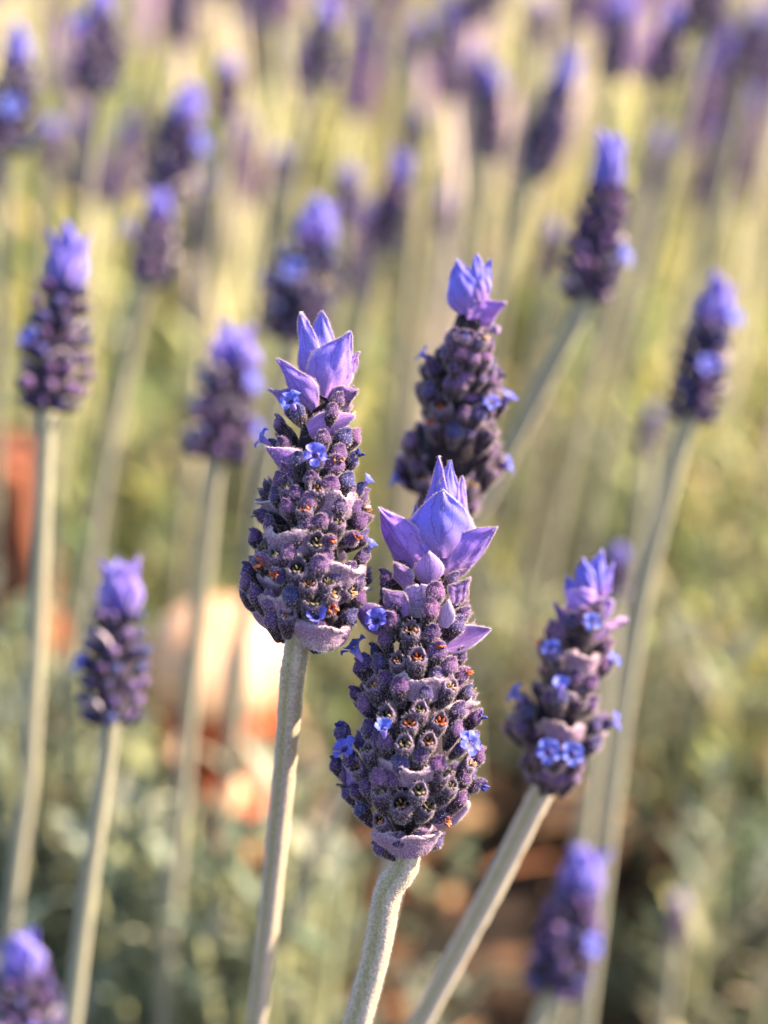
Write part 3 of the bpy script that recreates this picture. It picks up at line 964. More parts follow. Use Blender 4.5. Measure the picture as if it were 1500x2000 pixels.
Dd.bract((1130, 1180), (1106, 1124), 42, 6, 8, roll=-30, cup=.6, seed=43, **TV2)
Dd.bract((1175, 1170), (1198, 1100), 36, -6, -6, roll=40, cup=.6, seed=44, **TV2)
Dd.bract((1140, 1200), (1134, 1150), 62, 28, 42, cup=1.0, prof=BL, seed=45, **{**TV2, 'c1': (.46, .30, .84)})
Dd.bract((1165, 1210), (1196, 1172), 50, 16, 20, roll=30, cup=.9, prof=BL, seed=46, **{**TV2, 'c1': (.46, .28, .76)})
Dd.bract((1115, 1260), (1082, 1176), 38, 26, 20, roll=-40, keel=.2, cup=.6, seed=47, **{**TV2, 'c1': C_MIDB})
Dd.bract((1160, 1250), (1226, 1208), 40, 6, -10, roll=40, keel=.3, cup=.5, seed=48, **{**TV2, 'c1': (.6, .35, .62)})


# ------------------------------------------------------------------ blurred spikes further back
def low_head(L, R, seed, s, crown=True, tint=None):
    """joined buds of a far head, along +z, length L (metres)"""
    r = np.random.default_rng(seed)
    mb = MB()
    n = 10
    T = np.linspace(0, .95, n)
    seg = 8
    prof = lambda t: R * np.interp(t, [0, .08, .25, .5, .75, 1], [.5, .9, 1, .9, .74, .4])
    V = []
    for t in T:
        for i in range(seg):
            a = 6.283 * i / seg
            V.append((prof(t) * .55 * math.cos(a), prof(t) * .55 * math.sin(a), t * L))
    mb.add(np.array(V), grid_faces(seg, n - 1, True) + [[i for i in range(seg)][::-1], [(n - 1) * seg + i for i in range(seg)]], (0.05, 0.035, 0.06))
    rows = max(5, int(L / (R * .55)))
    for k in range(rows):
        t = (k + .6) / rows * .82
        m = 8
        for i in range(m):
            a = 6.283 * (i + (k % 2) * .5) / m + r.uniform(-.2, .2)
            rr = prof(t) * r.uniform(.9, 1.12)
            rad = Vector((math.cos(a), math.sin(a), 0))
            dv = (rad * .8 + Vector((0, 0, .62))).normalized()
            size = R / (112.0 * K) * K * r.uniform(.85, 1.3)
            P = rad * rr + Vector((0, 0, t * L))
            if r.uniform() < .2 and k % 2:
                b = small_cup
            else:
                b = small_bud[r.integers(len(small_bud))] if not tint else sunlit_bud[r.integers(2)]
            mb.merge(b, frame(P - dv * 52 * size, dv, Vector((0, 0, 1)), size))
    return mb


def tiny_bud(col, seed):
    b = MB()
    seg = 7
    T = [0, .35, .62, .78, .92, 1]; Q = [.45, .85, 1.05, 1.05, .7, .05]
    V = []; C = []
    for t, q in zip(T, Q):
        for i in range(seg):
            a = 6.283 * i / seg
            V.append((q * 17 * math.cos(a), q * 17 * math.sin(a), t * 62))
            C.append(lerp3(C_TUBE, col, sstep(.4, .75, t)))
    b.add(np.array(V), grid_faces(seg, 5, True), C)
    return b


small_bud = [tiny_bud(c, i) for i, c in enumerate([(.07, .04, .14), (0.05, 0.035, 0.10), C_CAP, (0.16, 0.09, 0.22), (.05, .045, .16)])]
sunlit_bud = [tiny_bud((0.40, 0.24, 0.42), 8), tiny_bud((0.26, 0.15, 0.36), 9)]  # pale pink stands for sun on far heads, put into bud colour
small_cup = bract_mb(60, 90, cup=1.0, prof=BL, th=6, c0=(.2, .13, .2), c1=(.30, .21, .28), hair=0, nu=4, nv=4, s=1.0, seed=2)

CROWN = [bract_mb(120, 62, cup=.8, keel=.15, bend=.02, seed=100 + i, hair=0, nu=6, nv=8,
                  c0=(.16, .10, .40), c1=(.21, .17, .66), edge=(.4, .34, .75), edge_w=.12) for i in range(3)]
CROWN_ME = [c.mesh('crown_bract', [M_BRACT]) for c in CROWN]
CO_LOW = corolla_mb(77, size=24)
CO_LOW_ME = [corolla_mb(70 + i, size=24).mesh('corolla', [M_PETAL]) for i in range(3)]


def soft_spike(tip, base, R, D, stem_pix, label, seed, slope=.42, florets=3, crown=5, stem_r=None, crown_k=1.0, group='lavender flower spikes', stem_col=None):
    r = random.Random(seed)
    B0 = at(base[0], base[1], D); T0 = at(tip[0], tip[1], D - .0)
    path = stem_path((base[0], base[1], D), stem_pix, slope)
    root = thing('lavender_spike', label, 'lavender flower', path[-1], group)
    off = Matrix.Translation(-root.location)
    mb = MB()
    pts = smooth_pts([B0 + (T0 - B0) * .1] + path, 36)
    sr = (stem_r or 19) * K * D / FD
    tube(mb, pts, sr, seg=8, square=.06, **(stem_col or {}))
    mb.v = [v - np.array(root.location) for v in mb.v]
    link('stem', mb.mesh('stem', [M_STEM]), root)
    ax = T0 - B0
    Lw = ax.length; s = K * D / FD
    Rw = R * s
    me = low_head(Lw * .86, Rw, seed, s).mesh('bud_cluster', [M_VELVET])
    h = link('bud_cluster', me, root, off @ frame(B0, ax, TC))
    h['kind'] = 'stuff'
    u = ax.normalized(); sd = u.cross(TC).normalized()
    fr = u.cross(sd)
    for i in range(crown):
        a = 6.283 * i / crown + r.uniform(-.3, .3)
        rad = sd * math.sin(a) - fr * math.cos(a)
        tl = r.uniform(.05, .3)
        P = B0 + ax * .62 + rad * Rw * .14
        ln = Lw * .38 * r.uniform(.85, 1.1) / (120 * K)
        zd = u * math.cos(tl) + rad * math.sin(tl)
        o = link('crown_bract', CROWN_ME[i % 3], root, off @ frame(P, zd, rad * math.cos(tl) - u * math.sin(tl), 1))
        wsc = Rw * 1.25 / (62 * K) * crown_k
        o.matrix_basis = o.matrix_basis @ Matrix.Diagonal((wsc, wsc, ln, 1))
    for i in range(min(florets, 1 + seed % 2)):
        a = r.uniform(-1.4, 1.4); t = r.uniform(.12, .68)
        rad = sd * -math.sin(a) + TC * math.cos(a)
        P = B0 + ax * t + rad * Rw * .75
        link('corolla', r.choice(CO_LOW_ME), root, off @ frame(P, (rad + u * .6).normalized(), u, D / FD * .95))
    return root


def clear_line(d):
    return d


SOFT = [
    # tip, base, R, D, stem image points, label, florets, crown_k
    ((142, 440), (92, 802), 66, .183, [(86, 900), (78, 1100), (58, 1500), (40, 1640)], 'blurred lavender spike at left edge area, upper middle, with pointed violet tip and pale stem', 3, 1.0),
    ((462, 628), (420, 896), 68, .205, [(410, 980), (396, 1120), (378, 1300), (362, 1460)], 'plump blurred lavender spike with rounded blue top left of the tall sharp spike', 2, 1.35),
    ((240, 1088), (216, 1412), 64, .176, [(205, 1500), (170, 1750), (145, 1960), (130, 2080)], 'blurred lavender spike at lower left beside the sunlit terracotta pot', 3, 1.15),
    ((630, 385), (566, 665), 68, .222, [(550, 760), (520, 900), (500, 1050)], 'blurred lavender spike right behind the top of the tall sharp left spike', 2, 1.05),
    ((1200, 262), (1145, 588), 54, .195, [(1112, 650), (1046, 780), (982, 905), (900, 1060)], 'slim blurred lavender spike above right of the centre with bright blue tip', 3, 1.0),
    ((1408, 540), (1348, 822), 52, .20, [(1320, 900), (1258, 1150), (1215, 1400), (1180, 1680)], 'blurred lavender spike near right edge on a long pale leaning stem', 2, 1.15),
    ((1150, 1655), (1082, 1935), 64, .205, [(1060, 1980), (1030, 2080)], 'blurred lavender spike in the lower right corner area above brown litter', 3, 1.1),
    ((38, 1818), (66, 2080), 66, .195, [(70, 2150), (75, 2300)], 'blurred lavender spike cut off by the bottom left corner', 3, 1.1),
    ((315, 365), (290, 555), 42, .255, [(270, 610), (225, 800), (190, 1000)], 'small blurred lavender spike with pale round tip, upper left', 1, 1.1),
    ((378, 165), (312, 385), 48, .28, [(295, 450), (250, 700)], 'dark blurred lavender spike leaning right in the upper left', 1, 1.1),
    ((40, 45), (16, 290), 50, .27, [(12, 380), (0, 600)], 'dark blurred lavender spike cut by the left edge near the top', 1, .9),
    ((196, -40), (190, 182), 46, .28, [(180, 260), (150, 500)], 'dark blurred lavender spike cut by the top edge, left part', 1, .9),
    ((1118, 95), (1040, 345), 40, .31, [(1010, 420), (950, 600)], 'blurred lavender spike with pink sunlit tip in the upper right', 0, 1.0),
    ((965, 120), (952, 312), 32, .34, [(945, 420), (925, 600)], 'small dark blurred lavender spike with pale tip above the right rear spike', 0, 1.1),
    ((640, -10), (618, 170), 36, .33, [(600, 250), (545, 470), (520, 560)], 'blurred lavender spike at the top edge, its pale stem leaning left below', 0, 1.0),
    ((790, 290), (742, 490), 34, .32, [(725, 560), (690, 700)], 'blurred lavender spike with magenta tip between the two sharp tops', 0, 1.0),
    ((685, 320), (668, 440), 28, .35, [(660, 520), (640, 650)], 'small pinkish blurred spike above the tall left spike', 0, 1.2),
    ((445, 105), (440, 235), 30, .34, [(430, 330), (395, 600), (385, 700)], 'small pale pink blurred spike beside the dark leaning one, top left', 0, 1.3),
    ((1320, 10), (1288, 165), 36, .33, [(1270, 260), (1220, 450)], 'dark blurred lavender spike near the top right corner, lower of two', 0, .8),
    ((1388, -90), (1368, 65), 44, .31, [(1350, 150), (1290, 400)], 'dark blurred lavender spike cut by the top edge at right', 1, .8),
    ((1488, 5), (1452, 155), 32, .33, [(1430, 260), (1370, 500)], 'dark blurred lavender spike at the top right corner', 0, .8),
    ((1220, -20), (1188, 155), 32, .35, [(1180, 260), (1150, 400)], 'violet blurred spike at the top edge, left of the dark pair at right', 0, 1.4),
    ((1080, 425), (1068, 545), 25, .34, [(1060, 640), (1030, 760)], 'small pale pink blurred spike beside the slim spike with blue tip', 0, 1.2),
    ((548, 285), (540, 365), 22, .38, [(535, 450), (520, 600)], 'tiny pink blurred spike in the upper part beside a thick leaning stem', 0, 1.2),
    ((1275, 790), (1262, 880), 24, .34, [(1258, 950), (1240, 1100)], 'tiny dark blurred spike left of the right-edge spike', 0, .8),
    ((870, 375), (850, 450), 22, .38, [(845, 530), (830, 640)], 'tiny dull violet blurred spike left of the right rear spike tip', 0, 1.0),
    ((1212, 1062), (1195, 1170), 28, .25, [(1190, 1250), (1170, 1400)], 'small pink blurred tip right behind the soft-focus right spike', 0, 1.2),
    ((1295, 250), (1258, 390), 22, .38, [(1240, 480), (1190, 650)], 'thin dull blurred spike right of the slim blue-tipped one', 0, 1.0),
    ((1330, 1745), (1318, 1830), 22, .33, [(1310, 1900), (1300, 2000)], 'tiny violet blurred spike low at right among the leaves', 0, 1.0),
    ((822, 215), (812, 300), 20, .40, [(808, 400), (800, 520)], 'tiny pale pink blurred spike above the magenta-tipped one', 0, 1.2),
    ((100, 230), (92, 330), 24, .36, [(88, 420), (80, 560)], 'small pink blurred spike between the two dark ones at top left', 0, 1.3),
    ((940, 100), (925, 200), 26, .40, [(920, 300), (905, 460)], 'pale lilac blurred spike tip above the small dark one', 0, 1.3),
    ((1060, -10), (1040, 90), 26, .40, [(1030, 200), (1000, 400)], 'pale violet blurred spike at the top edge, centre right', 0, 1.3),
    ((820, 30), (810, 120), 24, .42, [(805, 220), (790, 420)], 'small lilac blurred spike near the top edge, centre', 0, 1.3),
]
for i, (tip, base, R_, D_, sp, lab, fl, ck) in enumerate(SOFT):
    D_ = .14 + (D_ - .14) * (1.3 if D_ < .25 else 1.05)
    sl = .42 if base[1] > 700 and i != 1 else .75
    soft_spike(tip, base, R_, D_, sp, lab, 200 + i, slope=sl, florets=fl, crown_k=ck, stem_col=dict(c_ridge=(.36, .32, .27), c_groove=(.28, .27, .15)), stem_r=(18 if D_ < .26 else 15))

# ------------------------------------------------------------------ field stalks behind
def far_variant(seed):
    mb = low_head(.034, .0062, seed, 1, tint=(seed % 2 == 0))
    h = mb.mesh('flower_head', [M_VELVET])
    cb = MB()
    r = random.Random(seed)
    for i in range(5):
        a = 6.283 * i / 5 + r.uniform(-.2, .2)
        rad = Vector((math.sin(a), math.cos(a), 0)); tl = r.uniform(.1, .4)
        M = frame(Vector((0, 0, .028)) + rad * .001, Vector((0, 0, 1)) * math.cos(tl) + rad * math.sin(tl), rad, 1) @ Matrix.Diagonal((1.6, 1.6, 1.9, 1))
        cb.merge(CROWN[i % 3], M)
    return h, cb.mesh('crown', [M_BRACT])


FARV = [far_variant(300 + i) for i in range(5)]
STEMV = []
for k in range(5):
    mb = MB()
    r = random.Random(k)
    H = .30
    bx, by = r.uniform(-.012, .012), r.uniform(-.01, .01)
    pts = [Vector((bx * math.sin(z / H * math.pi), by * math.sin(z / H * math.pi), z)) for z in np.linspace(0, H, 8)]
    g = [(0.66, 0.60, 0.26), (0.76, 0.64, 0.36), (0.70, 0.64, 0.30), (0.80, 0.62, 0.46), (0.56, 0.54, 0.22)][k]
    tube(mb, pts, .0018, seg=6, square=.05, c_ridge=(g[0] * 1.1, g[1] * 1.05, g[2] * 1.5), c_groove=g)
    STEMV.append(mb.mesh('stem', [M_STEM]))

stalks = []
r = random.Random(11)
tries = 0
while len(stalks) < 290 and tries < 9000:
    tries += 1
    y = .38 + 1.5 * r.random() ** 1.35
    x = r.uniform(-1, 1) * (y * .31 + .05)
    H = r.uniform(.16, .285)
    lean = Vector((r.gauss(.10 + .12 * x / y, .07), r.gauss(-.05, .06), 1)).normalized()
    top = Vector((x, y, 0)) + lean * H
    v = top - CP
    d = v.dot(FW)
    px = 750 + v.dot(RT) / d * FD / K; py = 1000 - v.dot(UPV) / d * FD / K
    if d < .5: continue
    if py > 400 + (r.random() < .3) * 220:   # the photograph keeps the middle free of heads
        continue
    if any((Vector((x, y, 0)) - q[0]).length < .016 for q in stalks):
        continue
    if any(abs(px - (h_[0][0] + h_[1][0]) / 2) < 48 and h_[0][1] - 60 < py < h_[1][1] + 20 for h_ in SOFT):
        continue
    stalks.append((Vector((x, y, 0)), lean, H))
for i, (b, lean, H) in enumerate(stalks):
    o = thing('lavender_stalk', ('faint lavender stalk with dark indigo head in the crowded far rows' if i % 5 % 2 else 'faint lavender stalk with head tinted pale pink as if sunlit in the crowded far rows'), 'lavender flower', b, 'background lavender stalks')
    q = frame(Vector((0, 0, 0)), lean, Vector((0, -1, 0)))
    sc = H / .30
    link('stem', STEMV[i % 5], o, q @ Matrix.Diagonal((1, 1, sc, 1)))
    hs = r.uniform(.8, 1.15)
    M = q @ Matrix.Translation((0, 0, H - .002)) @ Matrix.Scale(hs, 4) @ Matrix.Rotation(r.uniform(0, 6), 4, 'Z')
    h, c = FARV[i % 5]
    link('flower_head', h, o, M)
    link('crown', c, o, M)

# headless pale stalks and the far rows, one mass
mb = MB()
mbh = MB()
sil = []
for i in range(1150):
    if i % 7 == 0:
        by_ = .68 + 3.0 * r.random() ** .8
        bx_ = r.uniform(-1, 1) * (by_ * .36 + .05)
        g = r.choice([(0.66, 0.62, 0.26), (0.78, 0.68, 0.40), (0.72, 0.66, 0.32), (0.80, 0.62, 0.50), (0.30, 0.36, 0.10), (0.10, 0.13, 0.05), (.78, .66, .36)])
        bl = r.gauss(.10, .08)
    y = by_ + r.gauss(0, .02); x = bx_ + r.gauss(0, .010 + .01 * by_)
    H = r.uniform(.16, .33)
    lean = Vector((bl + r.gauss(0, .03), r.gauss(0, .05), 1)).normalized()
    p0 = Vector((x, y, 0))
    tube(mb, [p0, p0 + lean * H * .5 + Vector((r.gauss(0, .004), 0, 0)), p0 + lean * H], .0018, seg=4, square=0, c_ridge=g, c_groove=g)
    if y > .75 and H < .285:
        t = p0 + lean * H
        cc = r.choice([(0.10, 0.07, 0.20), (0.30, 0.18, 0.42), (0.46, 0.28, 0.55), (0.55, 0.36, 0.50)])
        k = r.uniform(.8, 1.2)
        tube(mbh, [t, t + lean * .008 * k, t + lean * .024 * k, t + lean * .036 * k, t + lean * .042 * k], [.004, .0066, .0052, .0045, .001], seg=7, square=0, c_ridge=cc, c_groove=cc)
fh = link('distant_flower_heads', mbh.mesh('distant_flower_heads', [M_VELVET]))
fh['kind'] = 'stuff'; fh['label'] = 'haze of tiny violet and pink flower heads along the far rows'; fh['category'] = 'lavender field'
far = link('distant_lavender_rows', mb.mesh('distant_lavender_rows', [M_STEM]))
far['kind'] = 'stuff'; far['label'] = 'mass of pale green stems filling the field behind'; far['category'] = 'lavender field'


# ------------------------------------------------------------------ leaves
def gz(x, y):
    return .075 * np.exp(-((x - .05) ** 2 / .10 ** 2 + (y - .42) ** 2 / .085 ** 2)) + .02 * np.exp(-((x - .01) ** 2 + (y - .33) ** 2) / .05 ** 2)


def leaf_arrays(P, D, Nv, ln, wd, col, r):
    """folded strip leaves, vectorised; P base, D direction, Nv up-normal"""
    n = len(P)
    Sd = np.cross(D, Nv); Sd /= np.linalg.norm(Sd, axis=1)[:, None] + 1e-9
    Nn = np.cross(Sd, D)
    ts = [0, .3, .65, 1.0]; ws = [.35, 1, .85, .08]
    V = []
    for t, w_ in zip(ts, ws):
        c = P + D * (ln * t)[:, None] + Nn * (-(t ** 2) * ln * .25)[:, None]
        e = Sd * (wd * w_ * .5)[:, None]
        up = Nn * (wd * w_ * .22)[:, None]
        V += [c - e + up, c, c + e + up]
    V = np.stack(V, 1).reshape(-1, 3)
    b = np.arange(n)[:, None] * 12
    F = []
    for j in range(3):
        for i in range(2):
            a = j * 3 + i
            F.append(np.concatenate([b + a, b + a + 1, b + a + 4, b + a + 3], 1))
    F = np.concatenate(F)
    C = np.repeat(col, 12, 0)
    return V, F, C


def shoot(mb, base, H, lean, nl, r, pal, lw=.0034, ll=.026, stem_mb=None):
    base = np.array(base, float); lean = np.array(lean, float); lean /= np.linalg.norm(lean)
    tube(stem_mb or mb, [Vector(base), Vector(base + lean * H * .5), Vector(base + lean * H)], .0011, seg=4, square=0, c_ridge=(.30, .30, .15), c_groove=(.30, .30, .15))
    q = np.linspace(.12, 1.0, nl)
    a = np.arange(nl) * 2.4 + r.uniform(0, 6)
    P = base + lean * (H * q)[:, None]
    up = np.interp(q, [0, 1], [.35, 1.5]) + r.normal(size=nl) * .15
    D = np.stack([np.cos(a), np.sin(a), up], 1) + lean * .3
    D /= np.linalg.norm(D, axis=1)[:, None]
    Nv = np.stack([-np.cos(a) * .6, -np.sin(a) * .6, np.ones(nl)], 1)
    ln = ll * r.uniform(.7, 1.2, nl) * np.interp(q, [0, .6, 1], [1.1, 1, .6]); wd = lw * r.uniform(.8, 1.3, nl)
    col = pal[r.integers(len(pal), size=nl)] * r.uniform(.8, 1.2, nl)[:, None]
    V, F, C = leaf_arrays(P, D, Nv, ln, wd, col, r)
    mb.add(V, F, C, 1)


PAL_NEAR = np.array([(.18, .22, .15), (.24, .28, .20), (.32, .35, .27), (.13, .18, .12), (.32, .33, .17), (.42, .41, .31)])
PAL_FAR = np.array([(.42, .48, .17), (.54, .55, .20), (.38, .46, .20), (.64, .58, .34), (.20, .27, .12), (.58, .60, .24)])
nr = np.random.default_rng(21)


def img(p):
    v = Vector(p) - CP
    d = v.dot(FW)
    return 750 + v.dot(RT) / d * FD / K, 1000 - v.dot(UPV) / d * FD / K, d


# individual near leafy shoots one can make out
NEAR_SHOOTS = [
    ((70, 1700), .36, 'blurred grey-green leafy shoot at the lower left edge'),
    ((300, 1560), .36, 'blurred leafy shoot under the terracotta pot, left of the tall stem'),
    ((330, 1820), .37, 'dark green leafy shoot low at left between two pale stems'),
    ((620, 1720), .34, 'pale-tipped leafy shoot between the two sharp flower stems'),
    ((440, 1900), .36, 'leafy shoot at the bottom left of the tall spike stem'),
    ((1400, 1650), .36, 'grey-green leafy shoot at the lower right edge'),
    ((1330, 1880), .40, 'leafy shoot at the bottom right between the corner spike and the right edge'),
    ((1460, 1850), .38, 'pale green leafy shoot in the bottom right corner'),
    ((180, 1560), .40, 'soft green leafy shoot behind the lower left spike stem'),
    ((960, 1330), .50, 'dark green leafy shoot between the centre and right spikes'),
    ((1330, 1330), .50, 'light green leafy shoot right of the long leaning stem'),
]
for i, ((px, py), d, lab) in enumerate(NEAR_SHOOTS):
    top = at(px, py, d)
    base = Vector((top.x + nr.uniform(-.01, .01), top.y + nr.uniform(-.005, .01), 0))
    o = thing('leafy_shoot', lab, 'lavender foliage', base, 'leafy shoots low between the stems')
    ml = MB(); ms = MB()
    H = top.z
    shoot(ml, (0, 0, 0), H, top - base, max(14, int(H / .0065)), nr, PAL_NEAR, lw=.0032, ll=.022, stem_mb=ms)
    link('stem', ms.mesh('stem', [M_STEM]), o)
    q = link('leaves', ml.mesh('leaves', [M_STEM, M_LEAF]), o)
    q['kind'] = 'stuff'

# the mass of foliage
mb = MB()
cnt = 0
clumps = []
for i in range(1150):
    y = .27 + 3.4 * nr.random() ** 1.5
    x = nr.uniform(-1, 1) * (y * .36 + .09)
    clumps.append((x, y, nr.random(), nr.integers(3)))
for (cx, cy, hk, pk) in clumps:
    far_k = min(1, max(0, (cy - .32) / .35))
    ns = int(nr.integers(7, 14) if cy < .7 else nr.integers(5, 10))
    ctint = np.array([(1.3, 1.2, .9), (.45, .55, .5), (1.0, 1.0, 1.2), (1.45, 1.25, 1.0), (.7, .85, .7), (.35, .4, .35), (1.3, 1.0, 1.0)][int(nr.integers(7))])
    for j in range(ns):
        x = cx + nr.normal() * (.010 + .012 * min(cy, 1)); y = cy + nr.normal() * .014
        H = .035 + .055 * hk + .02 * nr.random() + .17 * min(max(cy - .33, 0), .7)
        u, v_, d = img((x, y, H))
        if d < .2 or v_ > 2500: continue
        if d < .8 and (hk < .25 or nr.random() < .35): continue
        if 210 < u < 500 and v_ > 1600 and d < .6 and nr.random() < .75: continue
        # open litter patch at the lower centre right
        if 640 < u < 1290 and v_ > 1340 and nr.random() < .985:
            continue
        # open view to the pot, low leaves hide its foot
        if 250 < u < 600 and d < .38:
            if v_ < 1420: continue
        if 640 < u < 1290 and v_ > 1340:
            H *= .5
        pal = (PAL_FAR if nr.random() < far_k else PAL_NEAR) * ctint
        near = d < .6
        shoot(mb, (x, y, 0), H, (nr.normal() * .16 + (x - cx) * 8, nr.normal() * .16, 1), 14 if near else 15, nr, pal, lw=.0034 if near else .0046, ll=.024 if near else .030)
        cnt += 1
for i in range(30):
    u = nr.uniform(-60, 95); d = nr.uniform(.31, .36); v_ = nr.uniform(1190, 1500)
    t = at(u, v_, d)
    shoot(mb, (t.x, t.y, 0), t.z, (nr.normal() * .08, nr.normal() * .08, 1), 18, nr, PAL_NEAR, lw=.0036, ll=.024)
# leaves standing before the foot of the pot
for i in range(46):
    u = nr.uniform(285, 560); d = nr.uniform(.29, .34); v_ = nr.uniform(1580, 1720)
    t = at(u, v_, d)
    shoot(mb, (t.x, t.y, 0), t.z, (nr.normal() * .08, nr.normal() * .08, 1), 18, nr, PAL_NEAR, lw=.0036, ll=.024)
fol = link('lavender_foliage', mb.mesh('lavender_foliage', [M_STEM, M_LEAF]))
fol['kind'] = 'stuff'; fol['label'] = 'grey-green lavender leaves filling the ground below the stalks'; fol['category'] = 'foliage'

# ------------------------------------------------------------------ ground and litter
m, nt, N, Lk = mat_new('dark_soil')
out = N.new('ShaderNodeOutputMaterial'); p = N.new('ShaderNodeBsdfPrincipled')
tc = N.new('ShaderNodeTexCoord'); no = N.new('ShaderNodeTexNoise'); no.inputs['Scale'].default_value = 30; no.inputs['Detail'].default_value = 8
Lk.new(tc.outputs['Object'], no.inputs['Vector'])
cr = N.new('ShaderNodeValToRGB'); cr.color_ramp.elements[0].color = (.012, .008, .006, 1); cr.color_ramp.elements[1].color = (.07, .04, .025, 1)
cr.color_ramp.elements[0].position = .35; cr.color_ramp.elements[1].position = .7
Lk.new(no.outputs['Fac'], cr.inputs['Fac']); Lk.new(cr.outputs['Color'], p.inputs['Base Color']); p.inputs['Roughness'].default_value = .95
bm_ = N.new('ShaderNodeBump'); bm_.inputs['Strength'].default_value = .8; bm_.inputs['Distance'].default_value = .004
Lk.new(no.outputs['Fac'], bm_.inputs['Height']); Lk.new(bm_.outputs['Normal'], p.inputs['Normal']); Lk.new(p.outputs[0], out.inputs['Surface'])
xs = np.concatenate([[-60, -15, -4], np.linspace(-1.6, 1.6, 60), [4, 15, 60]])
ys = np.concatenate([[-60, -15, -3], np.linspace(-.4, 3, 60), [6, 20, 150]])
X, Y = np.meshgrid(xs, ys)
Z = -.004 + .004 * np.sin(X * 37) * np.cos(Y * 31) + .002 * nr.normal(size=X.shape)
V = np.stack([X, Y, np.minimum(Z, 0) + gz(X, Y)], -1).reshape(-1, 3)
gm = MB(); gm.add(V, grid_faces(len(xs) - 1, len(ys) - 1), (.1, .06, .04))
gr = link('ground', gm.mesh('ground', [m])); gr['kind'] = 'structure'

mb = MB()
n = 5200
y = .28 + 1.1 * nr.random(n); x = nr.uniform(-1, 1, n) * (y * .36 + .08)
P = np.stack([x, y, gz(x, y) + nr.uniform(.001, .016, n)], 1)
a = nr.uniform(0, 6.283, n)
D = np.stack([np.cos(a), np.sin(a), nr.normal(size=n) * .25], 1); D /= np.linalg.norm(D, axis=1)[:, None]
Nv = np.stack([nr.normal(size=n) * .3, nr.normal(size=n) * .3, np.ones(n)], 1)
pal = np.array([(.42, .22, .11), (.16, .08, .045), (.08, .045, .03), (.55, .34, .18), (.05, .03, .02), (.28, .12, .06), (.10, .06, .04)])
col = pal[nr.integers(len(pal), size=n)]
V, F, C = leaf_arrays(P, D, Nv, nr.uniform(.008, .028, n), nr.uniform(.004, .012, n), col, nr)
mb.add(V, F, C)
lit = link('dry_litter', mb.mesh('dry_litter', [M_DRYLEAF]))
lit['kind'] = 'stuff'; lit['label'] = 'brown and orange dry leaf litter on dark soil'; lit['category'] = 'leaf litter'


# ------------------------------------------------------------------ terracotta pot and bricks
def clay(name, c1, c2, rough, coat, scale=60):
    m, nt, N, L = mat_new(name)
    out = N.new('ShaderNodeOutputMaterial'); p = N.new('ShaderNodeBsdfPrincipled')
    tc = N.new('ShaderNodeTexCoord'); no = N.new('ShaderNodeTexNoise'); no.inputs['Scale'].default_value = scale; no.inputs['Detail'].default_value = 6
    L.new(tc.outputs['Object'], no.inputs['Vector'])
    cr = N.new('ShaderNodeValToRGB'); cr.color_ramp.elements[0].color = (*c1, 1); cr.color_ramp.elements[1].color = (*c2, 1)
    cr.color_ramp.elements[0].position = .35; cr.color_ramp.elements[1].position = .68
    L.new(no.outputs['Fac'], cr.inputs['Fac']); L.new(cr.outputs['Color'], p.inputs['Base Color'])
    p.inputs['Roughness'].default_value = rough; p.inputs['Coat Weight'].default_value = coat; p.inputs['Coat Roughness'].default_value = .18
    b = N.new('ShaderNodeBump'); b.inputs['Strength'].default_value = .3; b.inputs['Distance'].default_value = .001
    L.new(no.outputs['Fac'], b.inputs['Height']); L.new(b.outputs['Normal'], p.inputs['Normal']); L.new(p.outputs[0], out.inputs['Surface'])
    return m


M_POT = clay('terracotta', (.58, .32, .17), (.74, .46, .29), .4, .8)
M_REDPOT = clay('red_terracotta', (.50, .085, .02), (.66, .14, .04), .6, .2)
M_BRICK = clay('red_brick', (.13, .035, .014), (.25, .07, .024), .85, 0, 120)

PD = .36
pc = at(428, 1290, PD)
z_top = at(420, 1165, PD).z; z_seam = at(420, 1345, PD).z
def ring_mb(prof, seg=108, flute=0.0, nf=9, ph=0.0):
    mb = MB(); V = []
    for (rr, zz, fl) in prof:
        for i in range(seg):
            a = 6.283185 * i / seg
            q = rr * (1 + flute * fl * (abs(math.cos(nf * (a + ph) / 2)) - .5))
            V.append((q * math.cos(a), q * math.sin(a), zz))
    mb.add(np.array(V), grid_faces(seg, len(prof) - 1, True), (.6, .3, .2))
    return mb
pot = thing('terracotta_pot', 'red terracotta pot in shade under the pale upturned fluted bowl', 'plant pot', (pc.x, pc.y, 0))
hp = z_seam - .001
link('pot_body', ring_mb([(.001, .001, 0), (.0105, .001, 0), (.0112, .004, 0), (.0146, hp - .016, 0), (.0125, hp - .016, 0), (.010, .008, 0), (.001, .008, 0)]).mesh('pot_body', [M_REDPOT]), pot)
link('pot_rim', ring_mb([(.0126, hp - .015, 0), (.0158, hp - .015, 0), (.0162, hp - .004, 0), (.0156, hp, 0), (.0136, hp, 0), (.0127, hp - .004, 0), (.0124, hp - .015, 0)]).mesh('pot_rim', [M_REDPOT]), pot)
bowl = thing('terracotta_bowl', 'sunlit peach fluted terracotta bowl lying upside down on the red pot at left', 'bowl', (pc.x, pc.y, z_seam))
hb = z_top - z_seam
dome = [(.0166, 0, 1), (.0182, .0004, 1), (.0186, .003, 1), (.0182, .006, 1), (.0176, hb * .45, 1), (.0158, hb * .68, .9), (.0128, hb * .86, .7), (.0085, hb * .96, .4), (.004, hb, .1), (.0002, hb, 0)]
bo = ring_mb([(.0002, hb - .003, 0), (.008, hb * .85, .4), (.0150, hb * .5, 1)] + dome, flute=.16, ph=.35)
link('bowl_shell', bo.mesh('bowl_shell', [M_POT]), bowl)

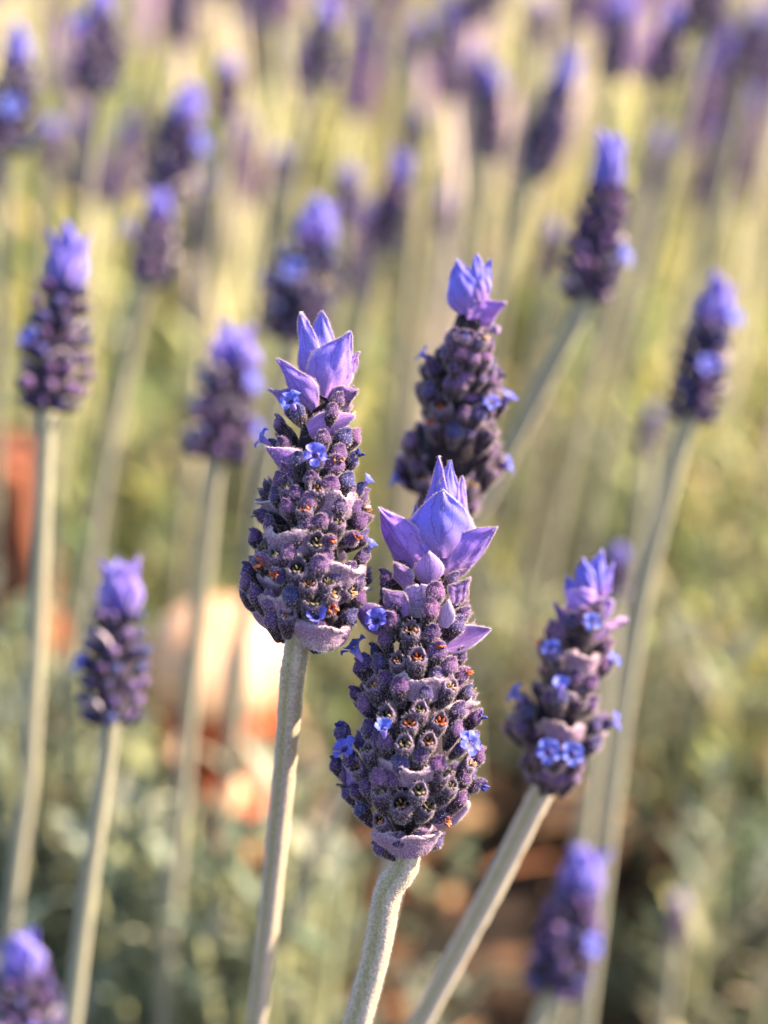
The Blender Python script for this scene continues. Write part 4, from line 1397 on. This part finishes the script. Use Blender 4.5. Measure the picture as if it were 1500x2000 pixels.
# stack of bricks at the left edge
bt = at(26, 892, .40)
bw, bh, bd = .11, .052, .035
nb = int(bt.z // bh)
h_each = bt.z / nb
st = thing('brick_pier', 'low stack of red-brown bricks at the left edge behind the stems', 'brick stack', (bt.x - bw / 2, bt.y + bd / 2, 0))
def brick_mesh():
    mb = MB(); e = .003
    X, Y, Zh = bw / 2, bd / 2, h_each - .004
    V = []; 
    for (z, k) in ((0, e), (e, 0), (Zh - e, 0), (Zh, e)):
        for (sx, sy) in ((-1, -1), (1, -1), (1, 1), (-1, 1)):
            V.append((sx * (X - k), sy * (Y - k), z))
    mb.add(np.array(V), grid_faces(4, 3, True) + [[3, 2, 1, 0], [12, 13, 14, 15]], (.4, .1, .05))
    return mb.mesh('brick', [M_BRICK], smooth=False)
bmesh_ = brick_mesh()
for k in range(nb):
    link('brick', bmesh_, st, Matrix.Translation((random.uniform(-.001, .001), random.uniform(-.001, .001), k * h_each)) @ Matrix.Rotation(random.uniform(-.03, .03), 4, 'Z'))
    if k < nb - 1:
        jm = MB(); X, Y = bw / 2 - .006, bd / 2 - .006
        z0, z1 = (k + 1) * h_each - .0045, (k + 1) * h_each + .0005
        V = [(sx * X, sy * Y, z) for z in (z0, z1) for (sx, sy) in ((-1, -1), (1, -1), (1, 1), (-1, 1))]
        jm.add(np.array(V), grid_faces(4, 1, True), (.3, .28, .25))
        link('mortar_joint', jm.mesh('mortar_joint', [M_STEM]), st)

# sunlit curled dry leaves low at left (the round peach glints)
for (px, py, d, sz, lab) in [(452, 1562, .31, .0034, 'larger peach dry leaf curled low beside the tall stem'),
                             (440, 1640, .31, .0026, 'smaller peach dry leaf just below the larger one'),
                             (350, 1465, .33, .0030, 'pinkish dry leaf lying under the red edge of the pot')]:
    c = at(px, py, d)
    o = thing('dry_leaf', lab, 'dry leaf', c, 'curled dry leaves low at left')
    lb = bract_mb(sz * 2.2 / K, sz * 2.0 / K, cup=.7, prof=BL, c0=(.80, .45, .25), c1=(.85, .55, .34), edge=(.8, .5, .32), hair=0, th=8, seed=int(px), ruff=10)
    nrm = (S + TC * .8).normalized()
    link('leaf_blade', lb.mesh('leaf_blade', [M_DRYLEAF]), o, frame(Vector((0, 0, -sz)), Vector((.1, .3, 1)), nrm))
